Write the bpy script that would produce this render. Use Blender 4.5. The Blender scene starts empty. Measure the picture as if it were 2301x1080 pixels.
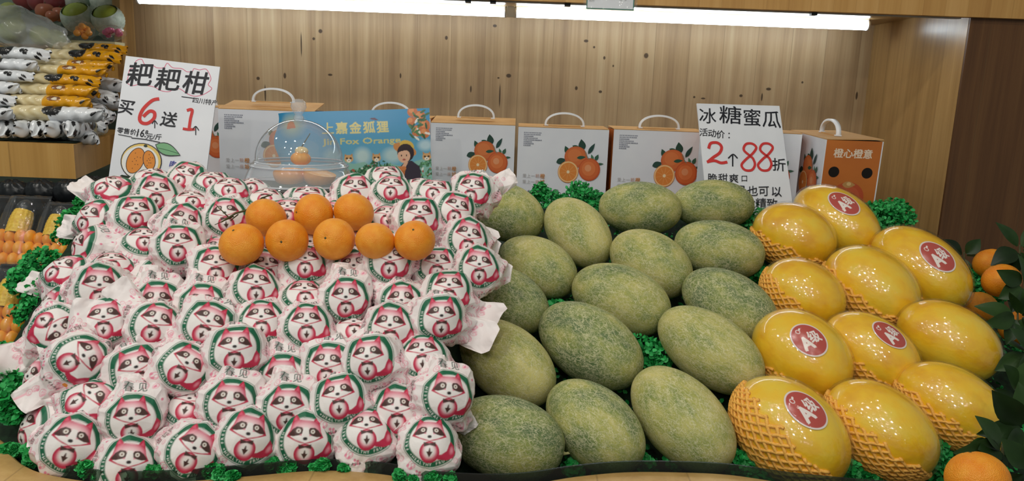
import bpy, math, random
import numpy as np
from mathutils import Matrix, Vector
from math import sin, cos, pi, radians, sqrt, atan2

random.seed(7)
RNG = np.random.default_rng(11)
scene = bpy.context.scene
COL = scene.collection

# ------------------------------------------------------------------ camera
FOC = 1662.0
CX, CY = 1150.5, 540.0
CAMZ = 1.5
PITCH, ROLL = radians(11.0), radians(2.1)
FW = np.array([0, cos(PITCH), -sin(PITCH)])
_r0 = np.array([1.0, 0, 0]); _u0 = np.array([0, sin(PITCH), cos(PITCH)])
RT = _r0 * cos(ROLL) + _u0 * sin(ROLL)
UP = -_r0 * sin(ROLL) + _u0 * cos(ROLL)
CAM = np.array([0, 0, CAMZ])
cam_data = bpy.data.cameras.new('camera')
cam = bpy.data.objects.new('camera', cam_data)
COL.objects.link(cam)
cam_data.sensor_width = 36.0
cam_data.lens = FOC / 2301.0 * 36.0
cam_data.clip_start = 0.02
_m = Matrix.Identity(4)
for i in range(3):
    _m[i][0], _m[i][1], _m[i][2], _m[i][3] = RT[i], UP[i], -FW[i], CAM[i]
cam.matrix_world = _m
scene.camera = cam

# ------------------------------------------------------------------ world and lamps
world = bpy.data.worlds.new('shop_air'); scene.world = world
world.use_nodes = True
world.node_tree.nodes['Background'].inputs[0].default_value = (0.86, 0.95, 0.92, 1)
world.node_tree.nodes['Background'].inputs[1].default_value = 0.22
scene.view_settings.view_transform = 'Standard'
scene.view_settings.look = 'None'
scene.view_settings.gamma = 1.0
scene.view_settings.exposure = 0.0
scene.view_settings.use_curve_mapping = False


def lamp(name, loc, power, size, color=(1, 0.96, 0.88)):
    l = bpy.data.lights.new(name, 'POINT')
    l.energy = power; l.shadow_soft_size = size; l.color = color
    o = bpy.data.objects.new(name, l); o.location = loc
    COL.objects.link(o)
    return o


for (x, y, z, p) in [(-1.5, -0.3, 3.0, 17), (-0.8, -0.5, 3.0, 17), (-0.15, -0.4, 3.05, 16), (0.45, -0.5, 3.0, 10),
                     (-1.2, 0.6, 3.0, 16), (-0.5, 0.65, 3.0, 16), (0.2, 0.6, 3.0, 12),
                     (-1.9, 1.4, 2.9, 18), (-0.9, -1.4, 3.0, 12), (0.1, -1.4, 3.0, 10), (1.0, -0.9, 3.0, 6), (-1.2, -2.3, 2.9, 34), (0.1, -2.4, 2.9, 32)]:  # last pair: unseen fill lamps added to brighten the box fronts
    lamp('ceiling_spot_or_fill', (x, y, z), p, 0.045)

# ------------------------------------------------------------------ picture geometry


def ray(px, py):
    return FW + RT * (px - CX) / FOC - UP * (py - CY) / FOC


def at(px, py, F):
    k = ray(px, py)
    return CAM + k * F / k[1]


def at_z(px, py, z):
    k = ray(px, py)
    return CAM + k * (z - CAMZ) / k[2]


def on_profile(px, py, prof, lift=0.0):
    """where the sight line first meets a slope z(F) given as (F, z) knots"""
    k = ray(px, py); k = k / k[1]
    Fs = np.linspace(0.7, 2.6, 2000)
    z = CAMZ + k[2] * Fs
    p = np.interp(Fs, [a for a, b in prof], [b for a, b in prof]) + lift
    i = np.argmax(z <= p) if (z <= p).any() else len(Fs) - 1
    return CAM + k * Fs[i]


def on_plane(px, py, c, n):
    k = ray(px, py)
    return CAM + k * (np.dot(c - CAM, n) / np.dot(k, n))


PILE = [(0.7, 0.882), (0.94, 1.01), (1.5, 1.345), (1.62, 1.37), (1.9, 1.37)]       # mandarin centres
SLOPE = [(0.7, 0.842), (1.05, 0.97), (1.95, 1.2985), (2.3, 1.30)]                    # melon centres

# ------------------------------------------------------------------ materials


def lin(h):
    if isinstance(h, str):
        h = h.lstrip('#'); c = [int(h[i:i + 2], 16) / 255 for i in (0, 2, 4)]
    else:
        c = [v / 255 for v in h]
    return tuple(v / 12.92 if v <= 0.04045 else ((v + 0.055) / 1.055) ** 2.4 for v in c)


class N:
    """small helper around a node tree"""

    def __init__(s, name):
        s.m = bpy.data.materials.new(name); s.m.use_nodes = True
        s.t = s.m.node_tree
        s.b = s.t.nodes['Principled BSDF']; s.out = s.t.nodes['Material Output']

    def n(s, kind, **kw):
        nd = s.t.nodes.new(kind)
        for k, v in kw.items():
            setattr(nd, k, v)
        return nd

    def l(s, a, b):
        s.t.links.new(a, b)

    def val(s, sock, v):
        if hasattr(v, 'is_output') or isinstance(v, bpy.types.NodeSocket):
            s.l(v, sock)
        else:
            sock.default_value = v

    def math(s, op, a, b=0.0, c=None):
        nd = s.n('ShaderNodeMath', operation=op)
        s.val(nd.inputs[0], a); s.val(nd.inputs[1], b)
        if c is not None:
            s.val(nd.inputs[2], c)
        return nd.outputs[0]

    def vmath(s, op, a, b):
        nd = s.n('ShaderNodeVectorMath', operation=op)
        s.val(nd.inputs[0], a); s.val(nd.inputs[1], b)
        return nd.outputs[0]

    def noise(s, vec, scale, detail=3, rough=0.5, out=0):
        nd = s.n('ShaderNodeTexNoise')
        s.l(vec, nd.inputs['Vector']); nd.inputs['Scale'].default_value = scale
        nd.inputs['Detail'].default_value = detail; nd.inputs['Roughness'].default_value = rough
        return nd.outputs[out]

    def ramp(s, fac, stops):
        nd = s.n('ShaderNodeValToRGB')
        e = nd.color_ramp.elements
        while len(e) < len(stops):
            e.new(0.5)
        for el, (p, c) in zip(e, stops):
            el.position = p; el.color = (*c, 1) if len(c) == 3 else c
        s.l(fac, nd.inputs[0])
        return nd.outputs[0]

    def mix(s, fac, a, b, mode='MIX'):
        nd = s.n('ShaderNodeMix', data_type='RGBA', blend_type=mode)
        s.val(nd.inputs[0], fac)
        for sock, v in ((nd.inputs[6], a), (nd.inputs[7], b)):
            if isinstance(v, tuple):
                sock.default_value = (*v, 1) if len(v) == 3 else v
            else:
                s.l(v, sock)
        return nd.outputs[2]

    def bump(s, h, strength, dist=0.001):
        nd = s.n('ShaderNodeBump'); s.l(h, nd.inputs['Height'])
        nd.inputs['Strength'].default_value = strength; nd.inputs['Distance'].default_value = dist
        s.l(nd.outputs[0], s.b.inputs['Normal'])
        return nd.outputs[0]

    def coord(s, which='Object'):
        return s.n('ShaderNodeTexCoord').outputs[which]

    def sep(s, v):
        nd = s.n('ShaderNodeSeparateXYZ'); s.l(v, nd.inputs[0]); return nd.outputs

    def comb(s, x, y, z):
        nd = s.n('ShaderNodeCombineXYZ')
        for i, v in enumerate((x, y, z)):
            s.val(nd.inputs[i], v)
        return nd.outputs[0]

    def set(s, rough=0.5, spec=0.5, coat=0.0, color=None):
        s.b.inputs['Roughness'].default_value = rough
        s.b.inputs['Specular IOR Level'].default_value = spec
        s.b.inputs['Coat Weight'].default_value = coat
        if color is not None:
            if isinstance(color, tuple):
                s.b.inputs['Base Color'].default_value = (*color[:3], 1)
            else:
                s.l(color, s.b.inputs['Base Color'])
        return s.m


MATS = {}


def flat(h, rough=0.6, spec=0.3):
    """plain printed or painted colour with a faint paper grain in its gloss"""
    key = (str(h), rough)
    if key not in MATS:
        k = N('paint_%s' % str(h).strip('#'))
        nz = k.noise(k.coord(), 90, 2)
        k.l(k.math('MULTIPLY_ADD', nz, 0.12, rough - 0.06), k.b.inputs['Roughness'])
        k.b.inputs['Specular IOR Level'].default_value = spec
        k.b.inputs['Base Color'].default_value = (*lin(h), 1)
        MATS[key] = k.m
    return MATS[key]


def wood(name, c_dark, c_mid, c_light, width=0.09, across=0, knots=(), rough=0.45, seam=0.5, vary=0.5):
    """planks side by side along axis `across`, grain running up the z axis"""
    k = N(name)
    s3 = k.sep(k.coord())
    a = s3[across]
    cell = k.math('FLOOR', k.math('DIVIDE', a, width))
    wn = k.n('ShaderNodeTexWhiteNoise', noise_dimensions='1D'); k.l(cell, wn.inputs['W'])
    rnd = wn.outputs['Value']
    off = k.math('MULTIPLY', rnd, 37.0)
    v1 = k.comb(k.math('MULTIPLY_ADD', a, 26.0, off), k.math('MULTIPLY', s3[1 - across], 34.0), k.math('MULTIPLY', s3[2], 1.1))
    g1 = k.noise(v1, 1.0, 5, 0.6)
    v2 = k.comb(k.math('MULTIPLY_ADD', a, 170.0, off), k.math('MULTIPLY', s3[1 - across], 170.0), k.math('MULTIPLY', s3[2], 3.0))
    g2 = k.noise(v2, 1.0, 3, 0.6)
    f = k.math('ADD', k.math('MULTIPLY', g1, 0.75), k.math('MULTIPLY', g2, 0.25))
    f = k.math('ADD', f, k.math('MULTIPLY', k.math('SUBTRACT', rnd, 0.5), 0.28 * vary))
    col = k.ramp(f, [(0.22, lin(c_dark)), (0.5, lin(c_mid)), (0.78, lin(c_light))])
    fr = k.math('FRACT', k.math('DIVIDE', a, width))
    edge = k.math('LESS_THAN', k.math('MINIMUM', fr, k.math('SUBTRACT', 1.0, fr)), 0.010)
    col = k.mix(k.math('MULTIPLY', edge, seam), col, lin('#5b4429'))
    for (kx, kz, rx, rz) in knots:
        dx = k.math('DIVIDE', k.math('SUBTRACT', a, kx), rx); dz = k.math('DIVIDE', k.math('SUBTRACT', s3[2], kz), rz)
        d = k.math('ADD', k.math('MULTIPLY', dx, dx), k.math('MULTIPLY', dz, dz))
        w = k.math('SUBTRACT', 1.0, d); w = k.math('MAXIMUM', w, 0.0)
        w = k.math('MINIMUM', k.math('MULTIPLY', w, 1.6), 0.9)
        col = k.mix(w, col, lin('#3b2a1c'))
    k.bump(g2, 0.12, 0.001)
    return k.set(rough, 0.4, 0.0, col)


def attr_mat(name, attr='print', rough=0.6, spec=0.3, bump_scale=0, bump=0.0, coat=0.0):
    k = N(name)
    a = k.n('ShaderNodeAttribute', attribute_name=attr)
    if bump_scale:
        k.bump(k.noise(k.coord(), bump_scale, 3), bump, 0.002)
    return k.set(rough, spec, coat, a.outputs['Color'])


def clear(name, tint=(1, 1, 1), body=0.0, rough=0.03, gain=1.0, base=0.02, bscale=0, bump=0.0):
    """thin clear plastic: see-through with a mirror sheen that grows towards its edges"""
    k = N(name); t = k.t
    tr = k.n('ShaderNodeBsdfTransparent'); tr.inputs[0].default_value = (*tint, 1)
    gl = k.n('ShaderNodeBsdfGlossy'); gl.inputs['Roughness'].default_value = rough
    df = k.n('ShaderNodeBsdfDiffuse'); df.inputs[0].default_value = (0.85, 0.88, 0.9, 1)
    lw = k.n('ShaderNodeLayerWeight'); lw.inputs[0].default_value = 0.5
    if bscale:
        bp = k.n('ShaderNodeBump'); bp.inputs['Strength'].default_value = bump; bp.inputs['Distance'].default_value = 0.02
        k.l(k.noise(k.coord(), bscale, 3, 0.6), bp.inputs['Height'])
        k.l(bp.outputs[0], gl.inputs['Normal']); k.l(bp.outputs[0], lw.inputs['Normal'])
    m1 = k.n('ShaderNodeMixShader'); m1.inputs[0].default_value = body
    k.l(tr.outputs[0], m1.inputs[1]); k.l(df.outputs[0], m1.inputs[2])
    m2 = k.n('ShaderNodeMixShader')
    k.l(k.math('MULTIPLY_ADD', k.math('POWER', lw.outputs['Facing'], 4.0), gain, base), m2.inputs[0])
    k.l(m1.outputs[0], m2.inputs[1]); k.l(gl.outputs[0], m2.inputs[2])
    k.l(m2.outputs[0], k.out.inputs['Surface'])
    return k.m


def mk_green_melon():
    k = N('netted_green_rind')
    oi = k.n('ShaderNodeObjectInfo')
    rnd = oi.outputs['Random']
    co = k.vmath('ADD', k.coord(), k.comb(k.math('MULTIPLY', rnd, 19.0), k.math('MULTIPLY', rnd, 31.0), 0.0))
    warp = k.noise(co, 4.0, 2, 0.5, out=1)
    wv = k.vmath('MULTIPLY', k.vmath('SUBTRACT', warp, (0.5, 0.5, 0.5)), (0.35, 0.35, 0.35))
    warp2 = k.noise(co, 14.0, 2, 0.5, out=1)
    wv2 = k.vmath('MULTIPLY', k.vmath('SUBTRACT', warp2, (0.5, 0.5, 0.5)), (0.16, 0.16, 0.16))
    c2 = k.vmath('MULTIPLY', k.vmath('ADD', k.vmath('ADD', co, wv), wv2), (0.62, 1.0, 1.0))

    def cracks(scale, w):
        vo = k.n('ShaderNodeTexVoronoi', feature='DISTANCE_TO_EDGE')
        k.l(c2, vo.inputs['Vector']); vo.inputs['Scale'].default_value = scale
        return k.math('SUBTRACT', 1.0, k.math('MINIMUM', k.math('DIVIDE', vo.outputs['Distance'], w), 1.0))
    n1 = cracks(8.0, 0.075); n2 = cracks(15.0, 0.075)
    dens = k.noise(co, 2.2, 2)
    patch = k.ramp(dens, [(0.35, (0.35,) * 3), (0.6, (1,) * 3)])
    net = k.math('MAXIMUM', n1, k.math('MULTIPLY', n2, 0.85))
    net = k.math('MULTIPLY', net, k.math('MULTIPLY_ADD', patch, 0.45, 0.55))
    blot = k.noise(co, 1.3, 4, 0.6)
    blot = k.math('ADD', blot, k.math('MULTIPLY', k.math('SUBTRACT', rnd, 0.5), 0.30))
    skin = k.ramp(blot, [(0.33, lin('#62764c')), (0.45, lin('#869252')), (0.57, lin('#aaa95c')), (0.72, lin('#cac076'))])
    streak = k.noise(k.vmath('MULTIPLY', co, (1.2, 9.0, 9.0)), 1.0, 3)
    skin = k.mix(k.math('MULTIPLY', k.math('GREATER_THAN', streak, 0.62), 0.22), skin, lin('#63754a'))
    col = k.mix(k.math('MULTIPLY', net, 0.82), skin, lin('#e2dcb2'))
    k.bump(net, 0.4, 0.0015)
    return k.set(0.6, 0.25, 0.0, col)


def mk_yellow_melon():
    k = N('golden_melon_rind')
    rnd = k.n('ShaderNodeObjectInfo').outputs['Random']
    co = k.vmath('ADD', k.coord(), k.comb(k.math('MULTIPLY', rnd, 17.0), 0.0, k.math('MULTIPLY', rnd, 9.0)))
    b = k.noise(co, 1.6, 3, 0.55)
    col = k.ramp(k.math('ADD', b, k.math('MULTIPLY', k.math('SUBTRACT', rnd, 0.5), 0.12)),
                 [(0.3, lin('#e6a808')), (0.5, lin('#f2c014')), (0.7, lin('#efcb34'))])
    k.bump(k.noise(co, 9.0, 2), 0.05, 0.02)
    k.b.inputs['Coat Roughness'].default_value = 0.07
    return k.set(0.38, 0.4, 0.9, col)


def mk_orange():
    k = N('orange_peel')
    co = k.coord()
    b = k.noise(co, 2.2, 3)
    rnd = k.n('ShaderNodeObjectInfo').outputs['Random']
    col = k.ramp(k.math('ADD', b, k.math('MULTIPLY', k.math('SUBTRACT', rnd, 0.5), 0.25)),
                 [(0.3, lin('#ec8a0e')), (0.7, lin('#f5a330'))])
    vo = k.n('ShaderNodeTexVoronoi'); vo.inputs['Scale'].default_value = 26.0; k.l(co, vo.inputs['Vector'])
    k.bump(vo.outputs['Distance'], 0.35, 0.003)
    return k.set(0.42, 0.45, 0.0, col)


def mk_leaf(name, stops, rough=0.5):
    k = N(name)
    geo = k.n('ShaderNodeNewGeometry')
    nz = k.noise(geo.outputs['Position'], 26.0, 2)
    rp = geo.outputs['Random Per Island']
    f = k.math('ADD', k.math('MULTIPLY', nz, 0.5), k.math('MULTIPLY', rp, 0.5))
    col = k.ramp(f, [(p, lin(c)) for p, c in stops])
    return k.set(rough, 0.25, 0.0, col)


def mk_simple(name, stops, scale=30, rough=0.5, spec=0.4, coat=0.0, bump=0.0):
    k = N(name)
    nz = k.noise(k.coord(), scale, 3)
    col = k.ramp(nz, [(p, lin(c)) for p, c in stops])
    if bump:
        k.bump(nz, bump, 0.002)
    return k.set(rough, spec, coat, col)


def mk_emit(name, color, strength):
    k = N(name)
    k.b.inputs['Base Color'].default_value = (0.9, 0.9, 0.9, 1)
    k.b.inputs['Emission Color'].default_value = (*color, 1)
    k.b.inputs['Emission Strength'].default_value = strength
    return k.m


_wk = [(720, 70, 7, 7), (705, 87, 5, 5), (1112, 58, 7, 5), (1003, 85, 5, 7), (1317, 92, 8, 5), (1452, 125, 8, 9), (1335, 106, 4, 4),
       (1120, 175, 4, 3), (1143, 170, 9, 7), (1358, 130, 4, 6), (580, 176, 6, 6), (640, 170, 5, 10), (742, 168, 8, 4), (1295, 198, 5, 7),
       (1665, 215, 6, 5), (1727, 200, 9, 5), (1349, 206, 6, 5), (1803, 185, 4, 4), (1560, 218, 4, 4), (1580, 221, 8, 3), (1925, 215, 4, 14),
       (596, 210, 3, 30), (677, 100, 2.5, 40), (1123, 215, 2.5, 40), (1058, 200, 3, 12), (1712, 218, 3, 14), (900, 170, 3, 9), (1378, 148, 3, 4)]
_kn = []
for (x, y, rx, ry) in _wk:
    p = at(x, y, 2.65)
    _kn.append((p[0], p[2], rx * 1.9 / FOC, ry * 1.9 / FOC))
M = dict(
    pine=wood('knotty_pine', '#876a4c', '#af916b', '#c7ae88', 0.118, 0, _kn, seam=0.35),
    pine_side=wood('pine_side_board', '#8a673c', '#aa8653', '#c39f69', 0.11, 1, rough=0.28, seam=0.3),
    pine_fascia=wood('pine_fascia', '#ab7b41', '#c09253', '#cfa366', 0.06, 0, seam=0.2, vary=0.8),
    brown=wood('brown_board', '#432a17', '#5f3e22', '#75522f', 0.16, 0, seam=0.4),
    rim=wood('rim_beech', '#a8834c', '#c09b60', '#d1af74', 0.13, 0, seam=0.3, rough=0.4),
    shelf=wood('shelf_beech', '#b08343', '#c49753', '#d0a867', 0.2, 0, seam=0.3, rough=0.4),
    green_melon=mk_green_melon(), yellow_melon=mk_yellow_melon(), orange=mk_orange(),
    box_leaf=mk_leaf('plastic_boxwood', [(0.15, '#12692c'), (0.5, '#249c49'), (0.85, '#52c474')], 0.45),
    citrus_leaf=mk_leaf('citrus_leaf', [(0.2, '#16250f'), (0.5, '#223819'), (0.85, '#365026')], 0.35),
    paper=attr_mat('printed_wrapping_paper', rough=0.5, spec=0.35, bump_scale=16, bump=0.10),
    poster=attr_mat('poster_print', rough=0.3, spec=0.5),
    sticker=attr_mat('sticker_print', rough=0.25, spec=0.5),
    pouch=attr_mat('pouch_print', rough=0.22, spec=0.6, bump_scale=30, bump=0.25),
    net=mk_simple('orange_foam_net', [(0.3, '#f0a840'), (0.7, '#fcc665')], 40, 0.7),
    film=clear('cling_film', body=0.012, rough=0.05, gain=0.40, base=0.034, bscale=3.0, bump=0.30),
    acrylic=clear('clear_acrylic', tint=(0.95, 0.97, 1.0), body=0.12, rough=0.02, gain=0.9, base=0.06),
    acrylic_edge=clear('acrylic_edge', tint=(0.9, 0.94, 1.0), body=0.45, rough=0.05, gain=0.8, base=0.12),
    acrylic_skirt=clear('acrylic_skirt', tint=(0.95, 0.97, 1.0), body=0.24, rough=0.04, gain=0.9, base=0.07),
    guard=clear('green_acrylic', tint=(0.34, 0.46, 0.38), body=0.02, rough=0.15, gain=0.15, base=0.01),
    bag=clear('clear_bag', body=0.30, rough=0.15, gain=0.3, base=0.04, bscale=9, bump=0.4),
    sleeve=clear('clear_sleeve', body=0.03, rough=0.06, gain=0.35, base=0.035, bscale=30, bump=0.3),
    tube=mk_emit('lit_tube', (0.80, 0.92, 1.0), 13.0),
    white=mk_simple('white_plastic', [(0.3, '#e4e6ea'), (0.7, '#eff0f3')], 20, 0.35),
    metal=mk_simple('grey_rail', [(0.3, '#8b8e92'), (0.7, '#a2a5a8')], 20, 0.35),
    dark=mk_simple('black_plastic', [(0.3, '#101214'), (0.7, '#1d2023')], 20, 0.3),
    card=mk_simple('white_card', [(0.3, '#dcdee4'), (0.7, '#e8e9ee')], 8, 0.5),
    kraft=mk_simple('kraft_board', [(0.3, '#c1925a'), (0.7, '#cfa36c')], 14, 0.7),
    carton=mk_simple('white_carton', [(0.3, '#dddfe8'), (0.7, '#e7e8ee')], 8, 0.4),
    carton_orange=mk_simple('orange_carton', [(0.3, '#b9662a'), (0.7, '#c9742f')], 8, 0.5),
    turf=mk_simple('dark_turf', [(0.3, '#0a1a0d'), (0.7, '#14311a')], 90, 0.9),
    corn=mk_simple('corn_kernels', [(0.3, '#d9a91d'), (0.7, '#ecc845')], 160, 0.4, bump=0.6),
    fruitlet=mk_simple('orange_fruitlet', [(0.3, '#e88d1f'), (0.7, '#f2aa3c')], 20, 0.35),
    flesh=mk_simple('citrus_flesh', [(0.3, '#ee9a28'), (0.7, '#f8c05a')], 90, 0.3, bump=0.4),
    pith=mk_simple('citrus_pith', [(0.3, '#f0cf8c'), (0.7, '#f7e0ac')], 40, 0.6),
    stem=mk_simple('dry_stem', [(0.3, '#3a3a1d'), (0.7, '#5a5630')], 60, 0.7),
    melon_stem=mk_simple('melon_stem', [(0.3, '#8c8a52'), (0.7, '#b0ab78')], 60, 0.7),
    foam=mk_simple('white_foam_net', [(0.3, '#a9bcae'), (0.7, '#cbd8cd')], 70, 0.75, bump=0.8),
    guava=mk_simple('guava_skin', [(0.3, '#8ea038'), (0.7, '#a9b856')], 20, 0.4),
    apple=mk_simple('dark_apple_skin', [(0.3, '#6f3238'), (0.7, '#93484a')], 6, 0.3),
    pale_apple=mk_simple('pale_red_fruit_skin', [(0.3, '#9b5443'), (0.7, '#bd7c58')], 6, 0.35),
    rose=mk_simple('rose_berry', [(0.3, '#a5365f'), (0.7, '#c9638a')], 60, 0.35),
    yuzu=mk_simple('pale_green_fruit', [(0.3, '#8f9c52'), (0.7, '#aab46c')], 12, 0.45),
    wall_far=mk_simple('grey_green_plaster', [(0.3, '#5c6a5c'), (0.7, '#6c786a')], 5, 0.8),
    floor=mk_simple('grey_floor', [(0.3, '#77736c'), (0.7, '#86827a')], 5, 0.5),
)

# ------------------------------------------------------------------ object helpers


def link(o, parent=None):
    COL.objects.link(o)
    if parent is not None:
        o.parent = parent
    return o


def tag(o, label=None, cat=None, group=None, kind=None):
    for k, v in (('label', label), ('category', cat), ('group', group), ('kind', kind)):
        if v:
            o[k] = v
    return o


def empty(name, loc, rz=0.0, **kw):
    o = bpy.data.objects.new(name, None); o.empty_display_size = 0.05
    o.location = Vector([float(v) for v in loc]); o.rotation_euler = (0, 0, rz)
    return tag(link(o), **kw)


class MB:
    def __init__(s):
        s.v = []; s.f = []; s.m = []; s.mats = []; s.nv = 0; s.sm = []

    def mi(s, m):
        if m not in s.mats:
            s.mats.append(m)
        return s.mats.index(m)

    def add(s, v, f, m, smooth=False):
        i = s.mi(m); b = s.nv
        v = [tuple(float(c) for c in p) for p in v]
        s.v += v; s.nv += len(v)
        for q in f:
            s.f.append(tuple(b + int(j) for j in q)); s.m.append(i); s.sm.append(smooth)
        return s

    def box(s, lo, hi, m):
        x0, y0, z0 = lo; x1, y1, z1 = hi
        v = [(x0, y0, z0), (x1, y0, z0), (x1, y1, z0), (x0, y1, z0), (x0, y0, z1), (x1, y0, z1), (x1, y1, z1), (x0, y1, z1)]
        return s.add(v, [(0, 3, 2, 1), (4, 5, 6, 7), (0, 1, 5, 4), (1, 2, 6, 5), (2, 3, 7, 6), (3, 0, 4, 7)], m)

    def grid(s, P, m, smooth=True, cu=False):
        """P[i][j] points"""
        P = np.asarray(P, float); a, b = P.shape[:2]
        f = []
        for i in range(a - 1 if not cu else a):
            i2 = (i + 1) % a
            for j in range(b - 1):
                f.append((i * b + j, i2 * b + j, i2 * b + j + 1, i * b + j + 1))
        return s.add(P.reshape(-1, 3), f, m, smooth)

    def tube(s, pts, r, m, n=8, caps=True, smooth=True):
        pts = [np.asarray(p, float) for p in pts]
        L = len(pts); rs = [r] * L if np.isscalar(r) else list(r)
        ref = np.array([0.31, 0.17, 0.93])
        rings = []
        prev = None
        for i, p in enumerate(pts):
            d = pts[min(i + 1, L - 1)] - pts[max(i - 1, 0)]
            d = d / (np.linalg.norm(d) + 1e-12)
            a = (ref - d * np.dot(ref, d)) if prev is None else (prev - d * np.dot(prev, d))
            if np.linalg.norm(a) < 1e-6:
                a = np.cross(d, [1, 0, 0])
            a = a / np.linalg.norm(a); prev = a
            b = np.cross(d, a)
            rings.append([p + rs[i] * (a * cos(2 * pi * k / n) + b * sin(2 * pi * k / n)) for k in range(n)])
        v = [q for R_ in rings for q in R_]
        f = []
        for i in range(L - 1):
            for k in range(n):
                k2 = (k + 1) % n
                f.append((i * n + k, i * n + k2, (i + 1) * n + k2, (i + 1) * n + k))
        if caps:
            f.append(tuple(range(n - 1, -1, -1))); f.append(tuple((L - 1) * n + k for k in range(n)))
        return s.add(v, f, m, smooth)

    def ell(s, c, r, m, nu=24, nv=14, fn=None, Rm=None):
        c = np.asarray(c, float)
        P = np.zeros((nu, nv + 1, 3))
        for i in range(nu):
            for j in range(nv + 1):
                t = pi * j / nv; l = 2 * pi * i / nu
                d = np.array([sin(t) * cos(l), sin(t) * sin(l), cos(t)])
                q = d * (fn(d) if fn else 1.0) * np.asarray(r)
                P[i, j] = c + (Rm @ q if Rm is not None else q)
        return s.grid(P, m, True, True)

    def build(s, name, parent=None, loc=None, **kw):
        me = bpy.data.meshes.new(name)
        me.from_pydata(s.v, [], s.f)
        for m in s.mats:
            me.materials.append(m)
        me.polygons.foreach_set('material_index', s.m)
        me.polygons.foreach_set('use_smooth', s.sm)
        me.validate(); me.update()
        o = bpy.data.objects.new(name, me)
        if loc is not None:
            o.location = [float(v) for v in loc]
        return tag(link(o, parent), **kw)


def grid_mesh(name, P, colors, mat, extra=None, smooth=True):
    """dense sheet with a printed colour per vertex. P (a,b,3)"""
    a, b = P.shape[:2]
    v = P.reshape(-1, 3)
    idx = np.arange(a * b).reshape(a, b)
    f = np.stack([idx[:-1, :-1], idx[1:, :-1], idx[1:, 1:], idx[:-1, 1:]], -1).reshape(-1, 4)
    c = colors.reshape(-1, 3)
    if extra is not None:
        ev, ef, ec = extra
        f = np.concatenate([f, ef + len(v)]); v = np.concatenate([v, ev]); c = np.concatenate([c, ec])
    me = bpy.data.meshes.new(name)
    me.vertices.add(len(v)); me.vertices.foreach_set('co', np.ascontiguousarray(v, np.float32).ravel())
    me.loops.add(len(f) * 4); me.loops.foreach_set('vertex_index', f.astype(np.int32).ravel())
    me.polygons.add(len(f)); me.polygons.foreach_set('loop_start', (np.arange(len(f)) * 4).astype(np.int32))
    at_ = me.attributes.new('print', 'FLOAT_COLOR', 'POINT')
    at_.data.foreach_set('color', np.concatenate([c, np.ones((len(c), 1))], 1).astype(np.float32).ravel())
    me.materials.append(mat)
    me.update(calc_edges=True)
    me.polygons.foreach_set('use_smooth', [smooth] * len(f))
    return me


_tc = {}


def glyphs(body, bold=0.0, shear=0.0):
    """triangulated lettering, unit height, centred"""
    key = (body, bold, shear)
    if key not in _tc:
        c = bpy.data.curves.new('lettering', 'FONT'); c.body = body; c.offset = bold; c.shear = shear
        c.align_x = 'CENTER'; c.resolution_u = 2
        o = bpy.data.objects.new('lettering', c); COL.objects.link(o)
        bpy.context.view_layer.update()
        me = bpy.data.meshes.new_from_object(o.evaluated_get(bpy.context.evaluated_depsgraph_get()))
        v = np.array([p.co[:2] for p in me.vertices]).reshape(-1, 2)
        me.calc_loop_triangles()
        t = [tuple(q.vertices) for q in me.loop_triangles]
        bpy.data.objects.remove(o); bpy.data.meshes.remove(me); bpy.data.curves.remove(c)
        if len(v):
            v[:, 0] -= (v[:, 0].min() + v[:, 0].max()) / 2
            v[:, 1] -= (v[:, 1].min() + v[:, 1].max()) / 2
        _tc[key] = (v, t)
    return _tc[key]


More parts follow.
